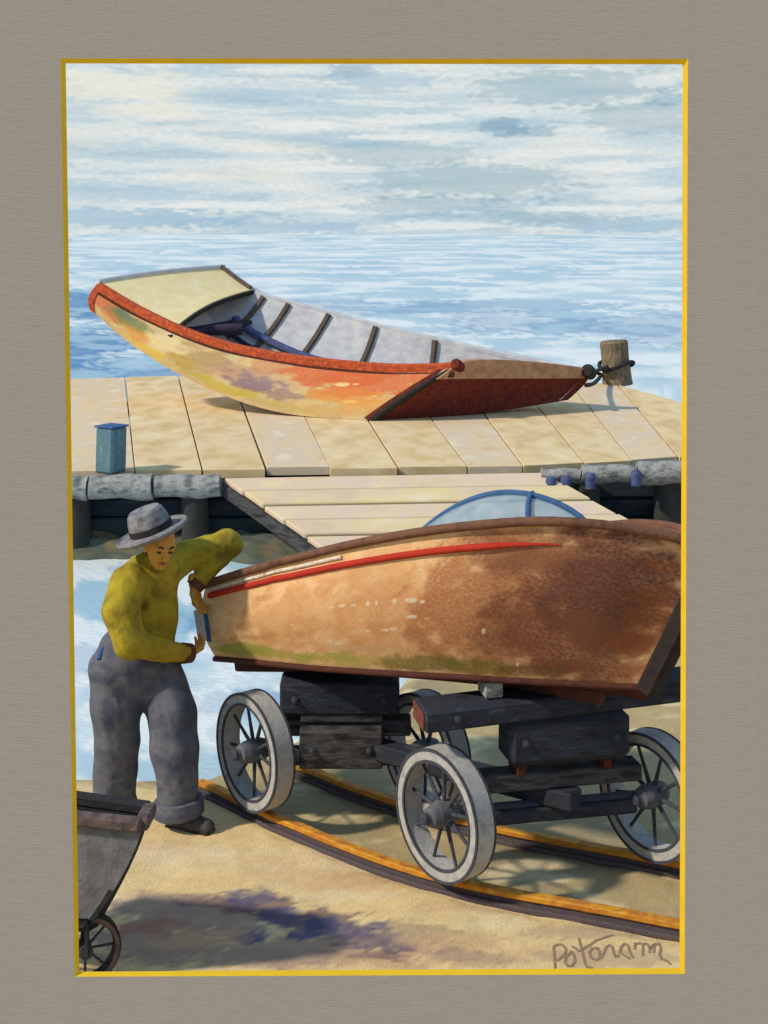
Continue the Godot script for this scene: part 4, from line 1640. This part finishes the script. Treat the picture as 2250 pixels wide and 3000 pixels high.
	# shirt
	var shirt := [["c", P(306, 1402, 7.6), P(318, 1320, 7.62), 0.175, 0.165, 0.03], ["c", P(318, 1320, 7.62), chest, 0.165, 0.15, 0.04], ["c", P(292, 1250, 7.52), P(382, 1216, 7.7), 0.09, 0.088, 0.06], ["c", chest, P(342, 1224, 7.57), 0.12, 0.09, 0.04],
		["c", shR, P(262, 1318, 7.33), 0.1, 0.098, 0.03], ["c", P(262, 1318, 7.33), elR, 0.098, 0.085, 0.02], ["c", P(318, 1238, 7.72), P(296, 1305, 7.74), 0.12, 0.15, 0.05], ["c", elR, P(395, 1411, 7.53), 0.08, 0.052, 0.02], ["c", shL, P(490, 1172, 7.83), 0.085, 0.075, 0.03], ["c", P(490, 1172, 7.83), P(500, 1176, 7.84), 0.075, 0.07, 0.02], ["c", P(498, 1174, 7.84), P(426, 1260, 7.75), 0.07, 0.048, 0.016]]
	put("shirt", solid(shirt, 0.012, 0.010, 21), M.shirt, t)
	# cuffs
	var st := ST()
	tube(st, [P(393, 1411, 7.53), P(412, 1411, 7.57)], [0.057, 0.052], 16)
	obj("cuff", st, M.cuff, t)
	st = ST()
	tube(st, [P(430, 1254, 7.755), P(419, 1268, 7.745)], [0.055, 0.05], 16)
	obj("cuff", st, M.cuff, t)
	# trousers
	var tr := [["c", P(285, 1415, 7.55), P(300, 1440, 7.57), 0.185, 0.185, 0.05], ["c", P(245, 1445, 7.5), P(252, 1520, 7.5), 0.135, 0.135, 0.04], ["c", P(252, 1520, 7.5), P(252, 1600, 7.52), 0.135, 0.118, 0.03], ["c", P(252, 1600, 7.52), P(246, 1738, 7.62), 0.118, 0.118, 0.03],
		["c", P(340, 1450, 7.6), P(372, 1540, 7.5), 0.135, 0.128, 0.03], ["c", P(372, 1540, 7.5), P(378, 1620, 7.46), 0.128, 0.125, 0.03], ["c", P(378, 1620, 7.46), P(386, 1735, 7.44), 0.125, 0.105, 0.03]]
	put("trousers", solid(tr, 0.013, 0.009, 31), M.trousers, t)
	for c in [[386, 1742, 7.44, 0.135], [246, 1742, 7.62, 0.13]]:
		st = ST()
		var q := P(c[0], c[1], c[2])
		var rr: float = c[3]
		lathe(st, [[rr * 0.8, 0.045], [rr * 0.97, 0.04], [rr * 1.02, 0.0], [rr, -0.035], [rr * 0.9, -0.045], [rr * 0.7, -0.03]], Transform3D(Basis(Vector3(0, 0, 1), 0.1), q), 24)
		obj("turn_up", st, M.trousers, t)
	# belt loop showing at the back
	st = ST()
	tube(st, [P(236, 1388, 7.48), P(222, 1405, 7.44), P(213, 1425, 7.4)], [0.014, 0.02, 0.012], 8)
	obj("pocket_cloth", st, M.belt, t)
	# shoes
	for c in [[foot, Vector3(0.92, 0, 0.4), 0.0], [G(250, 1762), Vector3(0.8, 0, 0.6), 0.0]]:
		var q: Vector3 = c[0]
		var fw: Vector3 = c[1].normalized()
		var sx := Vector3(-fw.z, 0, fw.x)
		var bs := Basis(fw, Vector3.UP, sx)
		var heel := q - fw * 0.075
		var toe := q + fw * 0.135
		var pr := [["c", heel + Vector3(0, 0.048, 0), q + fw * 0.03 + Vector3(0, 0.05, 0), 0.046, 0.05, 0.03], ["c", q + Vector3(0, 0.05, 0), toe + Vector3(0, 0.036, 0), 0.05, 0.042, 0.03], ["c", heel + Vector3(0.01, 0.05, 0), heel + fw * 0.03 + Vector3(0, 0.13, 0), 0.045, 0.052, 0.03]]
		put("shoe", solid(pr, 0.008), M.shoe, t)
		st = ST()
		boxb(st, q + fw * 0.03 + Vector3(0, 0.014, 0), fw * 0.27, Vector3(0, 0.02, 0), sx * 0.09, 0.008)
		obj("sole", st, M.black_edge, t)
	# hat
	var ha := thing_part_hat(t, P(329, 1150, 7.50), hup, look, hx)
	# scraper between the hands
	var sc := thing("scraper", P(432, 1345, 7.76), "long scraper with pale blade and blue back held in both hands", "tool")
	st = ST()
	var a := P(428, 1318, 7.765)
	var b := P(438, 1385, 7.79)
	var ac := (b - a).normalized()
	boxb(st, (a + b) * 0.5, ac * (b - a).length(), Vector3(0.05, 0, -0.01), Vector3(0.002, 0, 0.006), 0.001)
	obj("blade", st, M.steel, sc)
	st = ST()
	boxb(st, (a + b) * 0.5 + Vector3(0.036, 0, -0.008), ac * (b - a).length() * 1.05, Vector3(0.024, 0, -0.004), Vector3(0.004, 0, 0.014), 0.003)
	obj("back", st, M.blue_handle, sc)
	st = ST()
	tube(st, [a + Vector3(0.012, 0.0, 0), a + Vector3(0.008, 0.09, 0)], [0.014, 0.012], 8)
	obj("handle", st, M.post, sc)

func thing_part_hat(t: Node3D, at: Vector3, up: Vector3, fwd: Vector3, sx: Vector3) -> MeshInstance3D:
	# tipped towards the man's right side
	var axis := Vector3(-0.36, 1.0, 0.06).normalized()
	var x := axis.cross(fwd).normalized()
	var z := x.cross(axis).normalized()
	var tr := Transform3D(Basis(x, axis, z), at) * Transform3D(Basis.from_scale(Vector3(1.06, 1.1, 1.06)), Vector3.ZERO)
	var st := ST()
	# crown
	lathe(st, [[0.121, -0.005], [0.118, 0.035], [0.112, 0.075], [0.100, 0.108], [0.085, 0.122], [0.05, 0.112], [0.001, 0.098]], tr * Transform3D(Basis.from_scale(Vector3(0.92, 1, 1.06)), Vector3.ZERO), 36)
	var o := obj("hat", st, M.hat, t)
	st = ST()
	lathe(st, [[0.116, 0.002], [0.16, -0.012], [0.185, -0.014], [0.197, -0.004], [0.201, 0.006], [0.197, 0.012], [0.18, 0.002], [0.155, 0.004], [0.118, 0.012]], tr * Transform3D(Basis.from_scale(Vector3(0.95, 1, 1.02)), Vector3.ZERO), 40, true, true)
	obj("brim", st, M.hat, o)
	st = ST()
	lathe(st, [[0.1235, 0.008], [0.1215, 0.042], [0.118, 0.042], [0.119, 0.008]], tr * Transform3D(Basis.from_scale(Vector3(0.92, 1, 1.06)), Vector3.ZERO), 36, true, true)
	obj("hat_band", st, M.hat_band, o)
	return o

# ---------------- barrow at the lower left
func barrow() -> void:
	var base := W(-1.30, 5.95, 0.0)
	var t := thing("wheelbarrow", base, "dark grey tapered tub barrow with a small spoked wheel", "wheelbarrow")
	# tub: rim corners and foot corners
	var rim := [P(322, 1752, 5.95), P(318, 1738, 6.35), W(-2.0, 6.55, 0.86), W(-1.95, 6.0, 0.80)]
	rim[0] = P(306, 1788, 5.82)
	rim[1] = P(324, 1752, 6.16)
	rim[2] = W(-1.98, 6.32, rim[1].y + 0.06)
	rim[3] = W(-1.96, 5.9, rim[0].y + 0.06)
	var ft := [P(190, 2005, 5.86), P(214, 1992, 6.1), W(-1.66, 6.2, 0.27), W(-1.64, 5.96, 0.25)]
	var cen := Vector3.ZERO
	for p in rim: cen += p * 0.25
	for i in 4:
		var a: Vector3 = rim[i]
		var b: Vector3 = rim[(i + 1) % 4]
		var c: Vector3 = ft[(i + 1) % 4]
		var d: Vector3 = ft[i]
		var inw := Vector3(cen.x, 0, cen.z) - Vector3((a.x + b.x) * 0.5, 0, (a.z + b.z) * 0.5)
		inw = inw.normalized() * 0.022
		# bowed side: curved lower edge
		var rows := []
		var inn := []
		for k in 9:
			var f := k / 8.0
			var g := pow(f, 1.35)
			var r1 := []
			var r2 := []
			for j in 5:
				var h := j / 4.0
				var p: Vector3 = a.lerp(b, h).lerp(d.lerp(c, h), f)
				var q: Vector3 = a.lerp(b, h).lerp(d.lerp(c, h), g)
				p = Vector3(q.x, p.y, q.z)
				r1.append(p)
				r2.append(p + inw)
			rows.append(r1)
			inn.append(r2)
		var st := ST()
		shell(st, rows, inn)
		obj("tub_side", st, M.barrow_face if i == 3 else M.barrow_dark, t)
	var st := ST()
	hexa(st, [ft[0] - Vector3(0, 0.02, 0), ft[1] - Vector3(0, 0.02, 0), ft[2] - Vector3(0, 0.02, 0), ft[3] - Vector3(0, 0.02, 0)], ft, 0.004)
	obj("tub_floor", st, M.barrow_dark, t)
	for i in 4:
		st = ST()
		bar(st, rim[i] + Vector3(0, 0.012, 0), rim[(i + 1) % 4] + Vector3(0, 0.012, 0), 0.06, 0.05, 0.01)
		obj("rim", st, M.barrow_rim if i == 0 or i == 3 else M.barrow_dark, t)
	# a load of dark earth lying in the tub
	var wr := 0.15
	var wc := P(184, 2092, 5.9)
	wc.y = wr + 0.004
	var y := Vector3(0.35, 0, 0.94).normalized()
	var x := Vector3.UP.cross(y).normalized()
	var tr := Transform3D(Basis(x, y, x.cross(y)), wc)
	st = ST()
	lathe(st, [[wr - 0.03, -0.025], [wr - 0.004, -0.025], [wr, -0.02], [wr, 0.02], [wr - 0.004, 0.025], [wr - 0.03, 0.025]], Transform3D(), 40, true, true)
	var wh := put("wheel", mesh_of(st), M.barrow_dark, t, tr)
	for e in [wr - 0.012]:
		st = ST()
		lathe(st, [[e - 0.014, 0.024], [e + 0.004, 0.024], [e + 0.004, 0.03], [e - 0.014, 0.03]], Transform3D(), 40, true, true)
		put("rim", mesh_of(st), M.barrow_rim, wh, tr)
	st = ST()
	lathe(st, [[0.001, -0.04], [0.03, -0.04], [0.03, 0.04], [0.001, 0.045]], Transform3D(), 14)
	put("hub", mesh_of(st), M.iron, wh, tr)
	for k in 8:
		var v := Vector3(cos(TAU * k / 8.0), 0, sin(TAU * k / 8.0))
		st = ST()
		tube(st, [v * 0.025, v * (wr - 0.028)], [0.006], 6)
		put("spoke", mesh_of(st), M.iron, wh, tr)
	for s in [-1.0, 1.0]:
		st = ST()
		var q: Vector3 = wc + y * (0.06 * s)
		tube(st, [q, q + Vector3(0.0, 0.14, 0), W(q.x - 0.5, -q.z + 0.05, 0.28), W(q.x - 1.15, -q.z + 0.12, 0.42)], [0.014], 8)
		obj("shaft", st, M.barrow_dark, t)
		st = ST()
		tube(st, [W(q.x - 0.55, -q.z + 0.1, 0.3), W(q.x - 0.6, -q.z + 0.1, 0.0)], [0.016], 8)
		obj("leg", st, M.barrow_dark, t)

# ---------------- brush lettering on the sand
func lettering() -> void:
	var strokes := [
		[[165, 365], [170, 450], [178, 540], [182, 622]], [[165, 362], [210, 342], [262, 342], [308, 390], [300, 440], [255, 490], [200, 530]],
		[[376, 362], [420, 385], [470, 425]], [[372, 430], [310, 480], [296, 545], [330, 595], [380, 588], [414, 530], [400, 460], [365, 415]],
		[[458, 272], [478, 350], [500, 440], [530, 560], [560, 608], [612, 616]], [[500, 392], [580, 350], [650, 300], [750, 262], [852, 228]],
		[[680, 385], [610, 385], [578, 440], [600, 500], [660, 522], [725, 480], [748, 430]], [[672, 380], [690, 420], [700, 470]],
		[[748, 430], [775, 370], [815, 348], [845, 372], [858, 430], [880, 488], [925, 462]],
		[[930, 450], [945, 375], [985, 332], [1025, 350], [1045, 420], [1070, 480], [1096, 498]], [[955, 445], [1000, 480], [1050, 505]],
		[[1108, 322], [1104, 400]], [[1110, 336], [1170, 326], [1200, 350], [1196, 470]], [[1200, 335], [1250, 335], [1280, 390], [1275, 440]],
		[[1280, 390], [1330, 330], [1325, 440]], [[1335, 345], [1385, 328], [1408, 380], [1390, 450], [1415, 510], [1475, 530], [1522, 572]]]
	var t := thing("signature", G(1300, 2060), "brown handwritten signature brushed on the sand beside the near rail", "writing")
	for s in strokes:
		var pts := []
		for p in s:
			var g := G(1165.0 + p[0] * 0.18667, 1976.0 + p[1] * 0.18667, 0.0122)
			pts.append(g)
		# a flat ribbon stroke
		var fine := []
		for i in pts.size() - 1:
			for k in 4: fine.append(pts[i].lerp(pts[i + 1], k / 4.0))
		fine.append(pts[pts.size() - 1])
		var st := ST()
		var rows := []
		var low := []
		for i in fine.size():
			var dr: Vector3 = (fine[mini(i + 1, fine.size() - 1)] - fine[maxi(i - 1, 0)])
			var sx := Vector3(-dr.z, 0, dr.x).normalized() * 0.0055
			sx.z *= 1.6
			rows.append([fine[i] - sx, fine[i] + sx])
			low.append([fine[i] - sx - Vector3(0, 0.02, 0), fine[i] + sx - Vector3(0, 0.02, 0)])
		shell(st, rows, low)
		obj("stroke", st, M.ink, t)

# ---------------- the mount board standing round the view
func mount() -> void:
	var z := MAT_Z
	var o := [P(131, 126, z), P(1486, 127, z), P(1479, 2104, z), P(161, 2110, z)]
	var dz := 0.012
	var i_ := [P(142, 137, z + dz), P(1475, 139, z + dz), P(1468, 2091, z + dz), P(171, 2099, z + dz)]
	var ow := 1.75
	var tp := 4.3
	var e := [Vector3(-ow, tp, -z), Vector3(ow, tp, -z), Vector3(ow, -0.01, -z), Vector3(-ow, -0.01, -z)]
	var t := thing("mount_board", Vector3(0, 0, -z), "grey brown board with a window opening edged in yellow bevels", "mount board")
	var back := Vector3(0, 0, -0.028)
	var st := ST()
	for k in 4:
		var a: Vector3 = e[k]
		var b: Vector3 = e[(k + 1) % 4]
		var c: Vector3 = o[(k + 1) % 4]
		var d: Vector3 = o[k]
		tri(st, a, b, c); tri(st, a, c, d)
		tri(st, a + back, c + back, b + back); tri(st, a + back, d + back, c + back)
		tri(st, a, a + back, b + back); tri(st, a, b + back, b)
	obj("board", st, M.mount, t)
	for k in 4:
		var k2 := (k + 1) % 4
		st = ST()
		var a: Vector3 = o[k]
		var b: Vector3 = o[k2]
		var c: Vector3 = i_[k2]
		var d: Vector3 = i_[k]
		var n := Vector3(0, 0, -0.004)
		var cen: Vector3 = (o[0] + o[2]) * 0.5
		var oa: Vector3 = a + (a - cen).normalized() * 0.004
		var ob: Vector3 = b + (b - cen).normalized() * 0.004
		tri(st, a, b, c); tri(st, a, c, d)
		tri(st, d, c, ob + Vector3(0, 0, -dz)); tri(st, d, ob + Vector3(0, 0, -dz), oa + Vector3(0, 0, -dz))
		obj("bevel", st, M.yellow, t)
